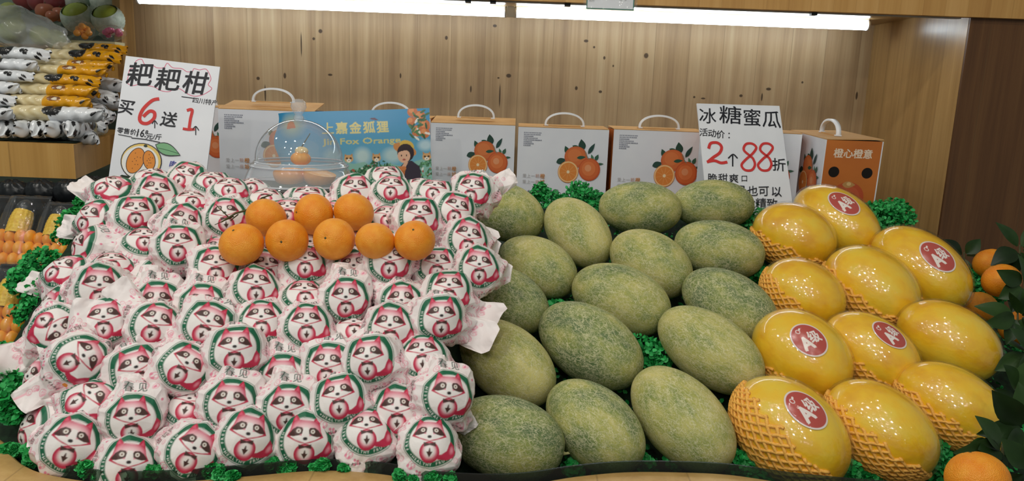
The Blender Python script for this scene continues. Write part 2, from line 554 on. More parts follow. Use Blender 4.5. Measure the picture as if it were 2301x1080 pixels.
class Art:
    """flat print laid on a plane of a mesh: origin c, axes a, b (metres), normal n"""

    def __init__(s, mb, c, a, b, n):
        s.mb = mb; s.c = np.asarray(c, float); s.a = np.asarray(a, float); s.b = np.asarray(b, float); s.n = np.asarray(n, float)
        s.k = 1

    def put(s, pts, faces, h, rough=0.5):
        s.k += 1
        z = 0.00012 + 0.00003 * s.k
        v = [s.c + s.a * p[0] + s.b * p[1] + s.n * z for p in pts]
        s.mb.add(v, faces, flat(h, rough))

    def poly(s, pts, h):
        s.put(pts, [tuple(range(len(pts)))], h)

    def ell(s, x, y, rx, ry, h, rot=0, n=28):
        cr, sr = cos(radians(rot)), sin(radians(rot))
        s.poly([(x + rx * cos(t) * cr - ry * sin(t) * sr, y + rx * cos(t) * sr + ry * sin(t) * cr)
                for t in np.linspace(0, 2 * pi, n, endpoint=False)], h)

    def leaf(s, x, y, L, w, h, rot=0):
        cr, sr = cos(radians(rot)), sin(radians(rot))
        top = [(t, w * sin(pi * t ** 0.8)) for t in np.linspace(0, 1, 9)]
        pts = top + [(t, -q) for t, q in top[-2:0:-1]]
        s.poly([(x + (t - .5) * L * cr - q * sr, y + (t - .5) * L * sr + q * cr) for t, q in pts], h)

    def rect(s, x0, y0, x1, y1, h):
        s.poly([(x0, y0), (x1, y0), (x1, y1), (x0, y1)], h)

    def stroke(s, pts, w, h, closed=False):
        pts = [np.asarray(p, float) for p in pts]
        # round the line through its knots
        P = []
        L = len(pts); seg = L if closed else L - 1
        for i in range(seg):
            p0 = pts[(i - 1) % L] if (closed or i > 0) else pts[i]
            p1 = pts[i]; p2 = pts[(i + 1) % L]
            p3 = pts[(i + 2) % L] if (closed or i + 2 < L) else p2
            for t in np.linspace(0, 1, 7)[:-1]:
                P.append(0.5 * (2 * p1 + (p2 - p0) * t + (2 * p0 - 5 * p1 + 4 * p2 - p3) * t * t + (3 * p1 - p0 - 3 * p2 + p3) * t ** 3))
        P.append(pts[0] if closed else pts[-1])
        V = []
        for i, p in enumerate(P):
            d = P[min(i + 1, len(P) - 1)] - P[max(i - 1, 0)]
            d = d / (np.linalg.norm(d) + 1e-12); q = np.array([-d[1], d[0]])
            V += [p + q * w / 2, p - q * w / 2]
        s.put(V, [(2 * i, 2 * i + 1, 2 * i + 3, 2 * i + 2) for i in range(len(P) - 1)], h)

    def text(s, body, x, y, size, h, rot=0, bold=0.0, shear=0.0, sx=1.0):
        v, t = glyphs(body, 0.0, shear)
        if not len(v):
            return
        cr, sr = cos(radians(rot)), sin(radians(rot))
        if bold > 0:
            for q in range(4):
                s.text(body, x + size * bold * (.7, -.7, .7, -.7)[q], y + size * bold * (.7, -.7, -.7, .7)[q], size, h, rot, 0.0, shear, sx)
            return
        s.put([(x + size * (p[0] * sx * cr - p[1] * sr), y + size * (p[0] * sx * sr + p[1] * cr)) for p in v], t, h)


class Canvas:
    """a printed sheet worked out as numbers; later read out at the points of a dense mesh"""

    def __init__(s, x0, y0, x1, y1, ppu, bg):
        s.x0, s.y0, s.x1, s.y1, s.k = x0, y0, x1, y1, ppu
        s.w = int((x1 - x0) * ppu); s.h = int((y1 - y0) * ppu)
        s.a = np.zeros((s.h, s.w, 3)); s.a[:] = lin(bg)
        s.X, s.Y = np.meshgrid(x0 + (np.arange(s.w) + .5) / ppu, y0 + (np.arange(s.h) + .5) / ppu)

    def win(s, xa, ya, xb, yb):
        i0 = max(0, int((xa - s.x0) * s.k) - 1); i1 = min(s.w, int((xb - s.x0) * s.k) + 2)
        j0 = max(0, int((ya - s.y0) * s.k) - 1); j1 = min(s.h, int((yb - s.y0) * s.k) + 2)
        return slice(j0, max(j0, j1)), slice(i0, max(i0, i1))

    def fill(s, sl, m, col, al=1.0):
        c = np.array(lin(col))
        m = np.clip(m * al, 0, 1)[..., None]
        s.a[sl] = s.a[sl] * (1 - m) + c * m

    def ell(s, x, y, rx, ry, col, rot=0, soft=0.0, al=1.0, ring=None):
        R_ = max(rx, ry) * 1.05
        sl = s.win(x - R_, y - R_, x + R_, y + R_)
        X = s.X[sl] - x; Y = s.Y[sl] - y
        cr, sr = cos(radians(rot)), sin(radians(rot))
        d = np.sqrt(((X * cr + Y * sr) / rx) ** 2 + ((-X * sr + Y * cr) / ry) ** 2)
        m = (d < 1) * 1.0
        if soft:
            m = np.clip((1 - d) / soft, 0, 1)
        if ring:
            m = ((d < 1) & (d > 1 - ring)) * 1.0
        s.fill(sl, m, col, al)

    def poly(s, pts, col, al=1.0, smooth=True):
        pts = np.asarray(pts, float)
        sl = s.win(pts[:, 0].min(), pts[:, 1].min(), pts[:, 0].max(), pts[:, 1].max())
        X = s.X[sl]; Y = s.Y[sl]; ins = np.zeros(X.shape, bool)
        for (xa, ya), (xb, yb) in zip(pts, np.roll(pts, -1, 0)):
            if ya == yb:
                continue
            ins ^= ((ya > Y) != (yb > Y)) & (X < (xb - xa) * (Y - ya) / (yb - ya) + xa)
        s.fill(sl, ins * 1.0, col, al)

    def tris(s, v, t, col):
        for q in t:
            s.poly(v[list(q)], col)

    def text(s, body, x, y, size, col, rot=0, bold=0.0, sx=1.0):
        v, t = glyphs(body)
        cr, sr = cos(radians(rot)), sin(radians(rot))
        if bold > 0:
            for q in range(4):
                s.text(body, x + size * bold * (.7, -.7, .7, -.7)[q], y + size * bold * (.7, -.7, -.7, .7)[q], size, col, rot, 0.0, sx)
            return
        w = np.stack([x + size * (v[:, 0] * sx * cr - v[:, 1] * sr), y + size * (v[:, 0] * sx * sr + v[:, 1] * cr)], 1)
        s.tris(w, t, col)

    def arc_text(s, body, r, a0, a1, size, col, inward=False, bold=0.0):
        n = len(body)
        for i, ch in enumerate(body):
            if ch == ' ':
                continue
            a = a0 + (a1 - a0) * (i + .5) / n
            s.text(ch, r * cos(radians(a)), r * sin(radians(a)), size, col, rot=a + (90 if inward else -90), bold=bold)

    def shrink(s, k):
        h = s.h // k * k; w = s.w // k * k
        s.a = s.a[:h, :w].reshape(h // k, k, w // k, k, 3).mean((1, 3))
        s.h //= k; s.w //= k; s.k /= k
        return s

    def read(s, x, y):
        fx = np.clip((x - s.x0) * s.k - .5, 0, s.w - 1.001); fy = np.clip((y - s.y0) * s.k - .5, 0, s.h - 1.001)
        i = fx.astype(int); j = fy.astype(int); u = (fx - i)[..., None]; v = (fy - j)[..., None]
        A = s.a
        return (A[j, i] * (1 - u) + A[j, i + 1] * u) * (1 - v) + (A[j + 1, i] * (1 - u) + A[j + 1, i + 1] * u) * v


# ------------------------------------------------------------------ the setting
BW = 2.65          # back board distance
SX = 1.221         # inner face of the right side board
MB().box((-1.345, BW, 0.2), (SX + 0.02, BW + 0.02, 2.6), M['pine']).build('wall_back', kind='structure')
MB().box((SX, 2.1, 0.2), (SX + 0.025, BW, 2.6), M['pine_side']).build('wall_right', kind='structure')
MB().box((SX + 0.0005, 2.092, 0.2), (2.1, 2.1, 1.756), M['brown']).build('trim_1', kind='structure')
MB().box((-1.6, 2.075, 1.754), (2.1, 2.098, 2.6), M['pine_fascia']).build('trim_2', kind='structure')
MB().box((-1.345, 2.1, 1.785), (SX - 0.001, BW, 1.80), M['pine_side']).build('ceiling', kind='structure')
MB().box((-1.36, 2.56, 0.2), (-1.335, BW + 0.02, 2.6), M['pine_side']).build('trim_3', kind='structure')
MB().box((-3.6, 3.3, 0.0), (-1.0, 3.34, 3.0), M['wall_far']).build('wall_left', kind='structure')
MB().add([(-4, -3, 0), (3, -3, 0), (3, 3.3, 0), (-4, 3.3, 0)], [(0, 1, 2, 3)], M['floor']).build('floor', kind='structure')

# ------------------------------------------------------------------ display stand: sloped bed, wavy wooden rim, green guard


def bed_z(x, F):
    L = np.interp(F, [a for a, b in PILE], [b for a, b in PILE]) - 0.062
    Rr = np.interp(F, [a for a, b in SLOPE], [b for a, b in SLOPE]) - 0.088
    w = np.clip((x + 0.13) / 0.1, 0, 1); w = w * w * (3 - 2 * w)
    z = L * (1 - w) + Rr * w
    z = np.where(F > 1.95, np.minimum(z, np.interp(F, [1.95, 2.02], [1.24, 1.105])), z)
    z = np.where((x < 0) & (F > 1.60), np.minimum(z, np.interp(F, [1.60, 1.72], [1.30, 1.105])), z)
    z = z - .13 * np.clip((x - 1.0) / .12, 0, 1) * np.clip((F - 1.3) / .4, 0, 1)
    d = np.clip((-0.80 - 0.10 * (F - 1.0) - x) / 0.10, 0, 1)
    return z - d * (z - 0.86) * 0.9


stand = empty('display_stand', (0, 1.5, 0.0), label='curved wooden fruit display stand holding the mandarins and melons', cat='display stand')
RIM_PX = [(-160, 900), (-60, 945), (10, 985), (28, 1015), (60, 1040), (120, 1062), (250, 1080), (400, 1077), (540, 1066), (720, 1052), (860, 1060), (960, 1078), (1100, 1086),
          (1200, 1080), (1290, 1066), (1400, 1056), (1520, 1056), (1640, 1062), (1780, 1082), (1950, 1098), (2150, 1110), (2330, 1112)]
RIM_Z = 0.985
rim_in = []
_rp = [at_z(x, y, RIM_Z)[:2] for x, y in RIM_PX]
for i in range(len(_rp) - 1):
    p0 = _rp[max(i - 1, 0)]; p1 = _rp[i]; p2 = _rp[i + 1]; p3 = _rp[min(i + 2, len(_rp) - 1)]
    for t in np.linspace(0, 1, 7)[:-1]:
        rim_in.append(0.5 * (2 * p1 + (p2 - p0) * t + (2 * p0 - 5 * p1 + 4 * p2 - p3) * t * t + (3 * p1 - p0 - 3 * p2 + p3) * t ** 3))
rim_in = np.array(rim_in)
_d = np.gradient(rim_in, axis=0); _d /= np.linalg.norm(_d, axis=1)[:, None]
_n = np.stack([_d[:, 1], -_d[:, 0]], 1)       # towards the customer


def front_y(x):
    return np.interp(x, rim_in[:, 0], rim_in[:, 1])


xs = np.linspace(-1.15, 1.218, 120); ts = np.linspace(0, 1, 120)
P = np.zeros((120, 120, 3))
for i, x in enumerate(xs):
    y0 = front_y(x) - 0.004
    for j, t in enumerate(ts):
        F = y0 + (2.64 - y0) * t
        P[i, j] = (x, F - 1.5, float(bed_z(x, F)))
MB().grid(P, M['turf']).build('sloped_bed', stand, label='dark green turf bed')
P = []
for p, n in zip(rim_in, _n):
    o = p + n * 0.055
    P.append([(p[0], p[1] - 1.5, RIM_Z - 0.10), (p[0], p[1] - 1.5, RIM_Z - 0.006), (*(p + n * 0.006 - [0, 1.5]), RIM_Z), (*(o - n * 0.008 - [0, 1.5]), RIM_Z),
              (*(o - [0, 1.5]), RIM_Z - 0.008), (*(o - [0, 1.5]), RIM_Z - 0.12)])
MB().grid(P, M['rim']).build('rim', stand, label='light wooden rim with a wavy front edge')
P = [[(*(p + n * 0.04 - [0, 1.5]), RIM_Z - 0.12), (*(p + n * 0.03 - [0, 1.5]), 0.0)] for p, n in zip(rim_in, _n)]
MB().grid(P, M['rim']).build('front_panel', stand)
P = []
for p, n in zip(rim_in[30:], _n[30:]):
    a = p - n * 0.004 - [0, 1.5]; b = p - n * 0.007 - [0, 1.5]
    P.append([(*a, RIM_Z - 0.05), (*a, RIM_Z + 0.011), (*b, RIM_Z + 0.011), (*b, RIM_Z - 0.05)])
MB().grid(P, M['guard'], smooth=False).build('acrylic_guard', stand, label='clear greenish acrylic strip')

# ------------------------------------------------------------------ tube lights, rail, price tag
def tube_light(x0, x1, label):
    t = empty('tube_light', ((x0 + x1) / 2, 2.5, 1.767), label=label, cat='light', group='tube lights under the shelf')
    h = (x1 - x0) / 2
    n = 12
    P = [[(x, -0.003 + 0.0145 * sin(a), 0.0 + 0.0145 * -cos(a)) for a in np.linspace(-pi * .62, pi * .62, n)] for x in (-h + .004, h - .004)]
    MB().grid(P, M['tube']).build('diffuser', t, label='glowing white diffuser')
    MB().box((-h + .004, -0.012, 0.005), (h - .004, 0.012, 0.018), M['white']).build('housing', t)
    for sx in (-1, 1):
        MB().tube([(sx * h, -0.002, 0.0), (sx * (h - .006), -0.002, 0.0)], 0.0165, M['white'], 16).build('end_cap', t)
    return t


tube_light(-1.243, -0.045, 'long lit white tube light on the left under the shelf')
tube_light(-0.018, 1.131, 'long lit white tube light on the right under the shelf')
t = empty('cable_plug', (-0.031, 2.5, 1.767), label='small white connector between the two tube lights', cat='connector')
MB().box((-.0125, -.012, -.014), (.0125, .012, .02), M['white']).build('plug_body', t)
MB().tube([(0, 0, 0.018), (-.003, .004, 0.03), (-.012, .01, 0.018)], 0.003, M['white'], 6).build('cable', t)
rail = empty('mounting_rail', (0, 2.112, 1.76), label='thin grey metal rail along the bottom of the wooden fascia', cat='rail')
MB().box((-1.34, -0.012, -0.008), (1.2, 0.006, 0.022), M['metal']).build('rail_bar', rail)
for px_, py_ in ((1108, 5), (1052, 3), (1275, 14), (1828, 36)):
    p = at(px_, py_, 2.10)
    MB().box((p[0] - .008, -0.018, -.014), (p[0] + .008, 0.0, -0.002), M['dark']).build('clip', rail)
tagp = at(1372, -4, 2.066)
pt = empty('price_tag', (tagp[0], 2.066, tagp[2]), label='white price card in a clear sleeve on the fascia', cat='price tag')
W2 = 0.064
m_ = MB().box((-W2, -.001, -.03), (W2, .001, .06), M['card'])
ar = Art(m_, (0, -.001, 0), (1, 0, 0), (0, 0, 1), (0, -1, 0))
for (a, b, c, d) in ((-W2, -.03, W2, -.0265), (-W2, -.03, -W2 + .003, .06), (W2 - .003, -.03, W2, .06)):
    ar.rect(a, b, c, d, '#2a6f5c')
ar.text('元/斤', -.05, -.008, .007, '#2b3c3c'); ar.text('元', .028, -.004, .006, '#2b3c3c'); ar.text('斤', .04, -.004, .006, '#2b3c3c')
m_.build('card', pt, label='white card with a green border')
MB().box((-W2 - .008, -.003, -.041), (W2 + .008, -.0022, .06), M['sleeve']).build('sleeve', pt, label='clear plastic sleeve')

# ------------------------------------------------------------------ fruit boxes
def arch_handle(mb, w, h, width, m, c=(0, 0, 0)):
    th = 0.006; n = 20
    P = []
    for i in range(n + 1):
        a = pi * i / n
        x = -w / 2 * cos(a); z = h * sin(a) ** 0.8
        nx, nz = -cos(a), sin(a)
        P.append([(c[0] + x + nx * e, c[1] + y, c[2] + z + nz * e) for (e, y) in ((0, -width / 2), (th, -width / 2), (th, width / 2), (0, width / 2), (0, -width / 2))])
    mb.grid(P, m)


def citrus_print(ar, s, ox, oy):
    """cluster of two oranges, a slice and dark leaves; s metres per unit"""
    U = lambda x, y: (ox + x * s, oy - y * s)
    for (x, y, L, w, r_, c) in ((385, 280, 90, 26, 20, '#2c4a41'), (430, 185, 80, 22, 115, '#2c5140'), (520, 165, 95, 20, -25, '#2f5a48'), (560, 135, 100, 32, 100, '#27463a'),
                                (645, 165, 110, 18, 60, '#2b4a44'), (655, 240, 55, 12, 110, '#4b7a5c'), (695, 240, 60, 16, 65, '#39614d'), (728, 296, 60, 10, 5, '#39614d')):
        x_, y_ = U(x, y); ar.leaf(x_, y_, L * s, w * s, c, r_)
    x_, y_ = U(512, 242)
    for k, c in ((1, '#c8653a'), (.85, '#d2703d'), (.6, '#d97c46')):
        ar.ell(x_ - .01 * (1 - k), y_ + .012 * (1 - k), 100 * s * k, 92 * s * k, c)
    x_, y_ = U(635, 348)
    for k, c in ((1, '#c75a30'), (.88, '#d36a38'), (.62, '#df7c46'), (.3, '#e69a6c')):
        ar.ell(x_ - .006 * (1 - k), y_ + .006 * (1 - k), 95 * s * k, 100 * s * k, c)
    x_, y_ = U(560, 245); ar.leaf(x_, y_, 80 * s, 15 * s, '#2d5644', 8)
    ar.stroke([U(590, 190), U(605, 225), U(632, 262)], 5 * s, '#6d8f76')
    x_, y_ = U(450, 375)
    ar.ell(x_, y_, 90 * s, 96 * s, '#dc8a4a'); ar.ell(x_, y_, 86 * s, 91 * s, '#efc890'); ar.ell(x_, y_, 76 * s, 81 * s, '#e0893f')
    for i in range(10):
        a = 2 * pi * i / 10 + .2
        ar.stroke([(x_ + 8 * s * cos(a), y_ + 8 * s * sin(a)), (x_ + 70 * s * cos(a), y_ + 74 * s * sin(a))], 3 * s, '#e9a763')
    ar.ell(x_, y_, 13 * s, 14 * s, '#f3dcb4')


def front_print(ar, w, h, note=False):
    """white front of a fruit box; ar origin is its top left corner"""
    s = w / 790.0
    rr = random.Random(5)
    for i in range(8):
        x = 50; L = (150, 145, 75, 120, 150, 70, 80, 60)[i]
        while x < 50 + L:
            d = rr.uniform(7, 11); ar.rect(x * s, -(42 + i * 15.5) * s, (x + d) * s, -(42 + i * 15.5 + 9) * s, '#8b8e9c'); x += d + rr.uniform(2, 5)
    citrus_print(ar, s, 0, 0)
    for j, (ln, last) in enumerate((('爱上一颗', '橙'), ('爱上一座', '城'))):
        y = -(420 + 52 * j) * s
        for i, ch in enumerate(ln):
            ar.text(ch, (68 + 38 * i) * s, y, 36 * s, '#b9b4b4' if i < 3 else '#c8a294')
        ar.text(last, 226 * s, y, 44 * s, '#c98b52', bold=0.02)
    if note:
        ar.text('特产冰糖橙', 235 * s, -565 * s, 56 * s, '#39463f', shear=0.3, rot=3)


def fruit_box(loc, rz, w, d, h, label, note=False, gap=0.0, side=False):
    t = empty('fruit_box', loc, rz, label=label, cat='box', group='orange gift boxes along the back board')
    mb = MB()
    x0, x1 = -w / 2, w / 2
    # four walls and the bottom as separate boards
    mb.box((x0, 0, 0), (x1, .003, h), M['carton'])
    mb.box((x0, d - .003, 0), (x1, d, h), M['carton'])
    mb.box((x0, .003, 0), (x0 + .003, d - .003, h), M['carton_orange'])
    mb.box((x1 - .003, .003, 0), (x1, d - .003, h), M['carton_orange'])
    mb.box((x0 + .003, .003, 0), (x1 - .003, d - .003, .003), M['kraft'])
    ar = Art(mb, (x0, 0, h), (1, 0, 0), (0, 0, 1), (0, -1, 0))
    front_print(ar, w, h, note)
    if side:
        a2 = Art(mb, (x1, d / 2, h), (0, 1, 0), (0, 0, 1), (1, 0, 0))
        a2.text('橙心橙意', 0, -.034, .026, '#e8d3bc', bold=.03)
        for sy in (-1, 1):
            for zz in (-.085, -.225):
                a2.ell(sy * d * .29, zz, .0145, .0145, '#17110d')
        for k, c in ((1, '#b9502f'), (.75, '#c05a38')):
            a2.ell(0, -.152, .044 * k, .041 * k, c)
        a2.leaf(0, -.118, .036, .009, '#b98a52', 0); a2.ell(0, -.116, .006, .005, '#d8b27a')
        a2.text('橙味', .05, -.262, .03, '#d9b58f')
    mb.build('carton_body', t)
    lid = MB()
    # top flaps: a back sheet and the front tuck with a cut-out tab
    g = 0.004 + gap
    lid.add([(x0, 0.002, h + .0005), (x1, 0.002, h + .0005), (x1, d, h + g), (x0, d, h + g), (x0, 0.002, h + .0025), (x1, 0.002, h + .0025), (x1, d, h + g + .002), (x0, d, h + g + .002)],
            [(0, 3, 2, 1), (4, 5, 6, 7), (0, 1, 5, 4), (1, 2, 6, 5), (2, 3, 7, 6), (3, 0, 4, 7)], M['kraft'])
    lid.box((-w * .22, d * .36, h + g), (w * .22, d * .44, h + g + .003), M['kraft'])
    lid.build('lid', t, label='brown kraft lid')
    hb = MB(); arch_handle(hb, w * .41, .036, .012, M['white'], (w * .02, d * .4, h + g + .002)); hd = hb.build('handle', t, label='white plastic handle')
    for q in (-1, 1):
        MB().box((w * .02 + q * w * .205 - .006, d * .4 - .008, h + g + .001), (w * .02 + q * w * .205 + .006, d * .4 + .008, h + g + .004), M['white']).build('handle_foot', hd)
    return t


LEDGE = 1.107
Fb = 2.3
wb = 0.278


def box_at(pl, pr, F, label, dz=0.0, **kw):
    a = at(pl[0], pl[1], F); b = at(pr[0], pr[1], F)
    w = b[0] - a[0]; h = (a[2] + b[2]) / 2 - LEDGE
    return fruit_box(((a[0] + b[0]) / 2, F, LEDGE), 0, w, .16, h, label, **kw)


fruit_box((-1.035, 2.36, LEDGE), radians(3), wb, .16, .325, 'white fruit box behind the mandarin price sign, only its right edge showing')
fruit_box((-.735, 2.20, LEDGE), radians(4), wb, .16, .327, 'white fruit box left of the clear dome, with a lifted kraft lid', gap=.018)
fruit_box((-.405, 2.32, LEDGE), radians(0), wb, .16, .315, 'white fruit box standing behind the blue poster')
box_at((968, 275), (1158, 283), 2.3, 'white fruit box just right of the blue poster, behind paper-wrapped mandarins', gap=.012)
box_at((1165, 286), (1369, 291), 2.3, 'white fruit box with a handwritten line at its bottom, behind green leaves', note=True)
box_at((1380, 291), (1590, 298), 2.29, 'white fruit box half covered by the melon price sign')
b6 = at(1803, 302, 2.10)
_c6 = radians(-15)
fruit_box((b6[0] - .139 * cos(_c6), 2.10 - .139 * sin(_c6), LEDGE), _c6, wb, .13, b6[2] - LEDGE, 'white fruit box between melon price sign and orange-sided box, mostly hidden')
c7 = at(1853, 313, 2.0)
_rz = radians(-91)
b7 = fruit_box((0, 0, LEDGE), _rz, wb, .153, c7[2] - LEDGE, 'turned fruit box showing its orange side with four black holes', side=True)
# its front right corner stands at c7
off = Vector((wb / 2, 0, 0)); off.rotate(b7.rotation_euler)
b7.location = (c7[0] - off.x, c7[1] - off.y + .004, LEDGE + .006)
b7.rotation_euler = (0, radians(2.5), _rz)

# ------------------------------------------------------------------ price signs
def sign(name, c, Rm, w, h, label):
    c = np.array(c) + CAM * [0, 0, 1]
    Rm = np.array(Rm)
    u_, _, v_ = np.linalg.svd(Rm); Rm = u_ @ v_
    base = c - Rm[:, 2] * h / 2
    o = bpy.data.objects.new(name, None); link(o)
    mm = Matrix.Identity(4)
    for i in range(3):
        for j in range(3):
            mm[i][j] = Rm[i, j]
        mm[i][3] = base[i]
    o.matrix_world = mm
    tag(o, label, 'price sign')
    nrm = -Rm[:, 1]

    def loc(px_, py_):
        p = on_plane(px_, py_, c, nrm) - base
        return np.array([p @ Rm[:, 0], p @ Rm[:, 2]])
    return o, loc


def board(mb, w, h, th=0.004):
    mb.box((-w / 2, 0, 0), (w / 2, th, h), M['card'])
    return Art(mb, (0, 0, 0), (1, 0, 0), (0, 0, 1), (0, -1, 0))


s1, L1 = sign('mandarin_price_sign', [-0.8059, 1.7107, -0.0907], [[0.993, -0.1065, 0.0516], [0.0877, 0.9551, 0.283], [-0.0795, -0.2765, 0.9577]], .21, .297,
              'tall white hand-lettered sign with a drawn citrus, behind the mandarin heap')
mb = MB(); ar = board(mb, .21, .297)
K1 = .21 / 206.0
INK = '#23242b'; RED = '#cf3a38'


def T(ar, L, K, s, x, y, px_h, col, rot=0, bold=.012, sx=1.0, shear=0.0):
    p = L(x, y); j = (x * 7 + y * 3) % 5 - 2
    ar.text(s, p[0], p[1], px_h * K, col, rot + j * 1.6, max(bold, .009), shear or .10 + .03 * j, sx)


def S(ar, L, K, pts, w, col, closed=False):
    ar.stroke([L(*p) for p in pts], w * K, col, closed)


S(ar, L1, K1, [(288, 172), (292, 155), (303, 152), (305, 138), (318, 133), (326, 145), (345, 148), (352, 152), (368, 152), (376, 142), (388, 152), (408, 154), (420, 161), (432, 160),
               (436, 154), (448, 157), (462, 155), (470, 165), (474, 178), (468, 190), (476, 199), (465, 208), (452, 214), (436, 216), (420, 210), (405, 200), (392, 200), (378, 206), (360, 203),
               (348, 196), (330, 192), (312, 190), (298, 192), (286, 186)], 1.6, '#d8708c', True)
T(ar, L1, K1, '耙', 314, 167, 58, INK, 3, .02); T(ar, L1, K1, '耙', 377, 178, 56, INK, 2, .02); T(ar, L1, K1, '柑', 440, 186, 56, INK, 0, .02)
S(ar, L1, K1, [(408, 217), (422, 219), (437, 221)], 2, INK)
T(ar, L1, K1, '四川特产', 461, 228, 14, INK, 0, .01)
T(ar, L1, K1, '买', 284, 241, 36, INK, 0, .02); T(ar, L1, K1, '送', 379, 268, 36, INK, 0, .02)
S(ar, L1, K1, [(358, 222), (342, 226), (322, 245), (314, 264), (318, 275), (332, 277), (346, 266), (347, 253), (336, 250), (322, 262)], 7.5, RED)
S(ar, L1, K1, [(420, 248), (432, 247), (428, 268), (425, 290)], 6.5, RED); S(ar, L1, K1, [(411, 289), (425, 291), (438, 290)], 6, RED)
for (x, y, k) in ((348, 279, 1.0), (440, 293, 1.15)):
    S(ar, L1, K1, [(x - 6 * k, y - 1), (x, y - 8 * k), (x + 6 * k, y)], 2, INK); S(ar, L1, K1, [(x, y - 7 * k), (x, y + 9 * k)], 2, INK)
T(ar, L1, K1, '零售价：', 288, 295, 14, INK, 0, .012); T(ar, L1, K1, '16.', 318, 299, 25, INK, 0, .0, .8, .15)
T(ar, L1, K1, '8', 330, 297, 13, INK); T(ar, L1, K1, '元/斤', 346, 307, 15, INK, 0, .0)
S(ar, L1, K1, [(266, 302), (282, 305), (297, 308)], 1.5, INK); S(ar, L1, K1, [(296, 310), (325, 313), (360, 320)], 1.8, INK)
# the drawn citrus
c_ = L1(318, 363)
ar.ell(c_[0], c_[1], 44 * K1, 42 * K1, '#333038'); ar.ell(c_[0], c_[1], 42 * K1, 40 * K1, '#e3c36d'); ar.ell(c_[0] - 2 * K1, c_[1] - 2 * K1, 39 * K1, 37 * K1, '#e8e6e2')
for (x, y, rx, ry, rt) in ((305, 361, 17, 29, -14), (336, 360, 12, 21, 16)):
    p = L1(x, y); ar.ell(p[0], p[1], (rx + 1.5) * K1, (ry + 1.5) * K1, '#333038', rt); ar.ell(p[0], p[1], rx * K1, ry * K1, '#dd8a35', rt)
    for q in range(9):
        a = q * 2.4; ar.ell(p[0] + cos(a) * rx * .55 * K1 * (q / 9 + .2), p[1] + sin(a) * ry * .7 * K1 * (q / 9 + .2), 1.1 * K1, 1.1 * K1, '#7d4a24')
p = L1(378, 337); ar.leaf(p[0], p[1], 60 * K1, 14 * K1, '#333038', -18); ar.leaf(p[0], p[1], 56 * K1, 12 * K1, '#7cb083', -18)
S(ar, L1, K1, [(352, 332), (378, 338), (404, 346)], 1.5, '#3f6b4c')
p = L1(328, 328); ar.ell(p[0], p[1], 4 * K1, 3 * K1, '#33402f')
T(ar, L1, K1, '肉嫩多汁', 414, 374, 16, '#3b3f9a', -4, .015)
mb.build('sign_board', s1, label='white card with black, red and blue lettering')

SK = 1.10
s2, L2 = sign('melon_price_sign', [0.5515 * SK, 1.7834 * SK, -0.1307 * SK], [[0.9953, -0.0826, -0.051], [0.0969, 0.8789, 0.4671], [0.0063, -0.4698, 0.8827]], .21 * SK, .297 * SK,
              'white hand-lettered sign with red 2 and 88, leaning behind the melons')
mb = MB(); ar = board(mb, .21 * SK, .297 * SK)
K2 = .21 * SK / 188.0
T(ar, L2, K2, '冰', 1590, 260, 40, INK, 0, .0); T(ar, L2, K2, '糖', 1641, 258, 46, INK, 0, .0, 1.15); T(ar, L2, K2, '蜜', 1690, 264, 44, INK, 0, .0); T(ar, L2, K2, '瓜', 1733, 268, 44, INK, 0, .0)
for i, ch in enumerate('活动价：'):
    T(ar, L2, K2, ch, 1581 + i * 19, 297 + i * 2.5, 20, INK, 0, .0)
S(ar, L2, K2, [(1592, 334), (1597, 322), (1612, 321), (1621, 330), (1617, 343), (1602, 354), (1590, 364)], 6.5, RED)
S(ar, L2, K2, [(1588, 364), (1605, 361), (1620, 366), (1634, 364)], 6.5, RED)
for cx_, tilt in ((1684, 1.5), (1721, 0)):
    S(ar, L2, K2, [(cx_ + 2, 351), (cx_ - 13, 337), (cx_ - 8, 324), (cx_ + 6, 323), (cx_ + 15, 332), (cx_ + 6, 346), (cx_ - 8, 358), (cx_ - 18, 371), (cx_ - 10, 382), (cx_ + 5, 382), (cx_ + 12, 370), (cx_ + 8, 357)], 5.5, RED, True)
S(ar, L2, K2, [(1636, 356), (1647, 347), (1657, 356)], 3, INK); S(ar, L2, K2, [(1646, 349), (1646, 374)], 3, INK)
T(ar, L2, K2, '折', 1750, 370, 32, INK, 0, .0)
for i, ch in enumerate('脆甜爽口'):
    T(ar, L2, K2, ch, 1600 + i * 24, 400 + i * .5, 22 if i < 3 else 16, INK, 0, .0)
for i, ch in enumerate('果也可以'):
    T(ar, L2, K2, ch, 1663 + i * 27, 428 + i, 25, INK, 0, .0)
for i, ch in enumerate('大精致'):
    T(ar, L2, K2, ch, 1684 + i * 25, 456 + i, 25, INK, 0, .0)
mb.build('sign_board', s2, label='white card with black and red lettering')

# ------------------------------------------------------------------ blue poster
pc = np.array([-0.4342, 1.9897, -0.1984]) + CAM
pR = np.array([[0.9964, 0.0547, -0.0653], [-0.0452, 0.9891, 0.1398], [0.0723, -0.1364, 0.988]])
cv = Canvas(0, 0, 420, 297, 3.2, '#3f8fb5')
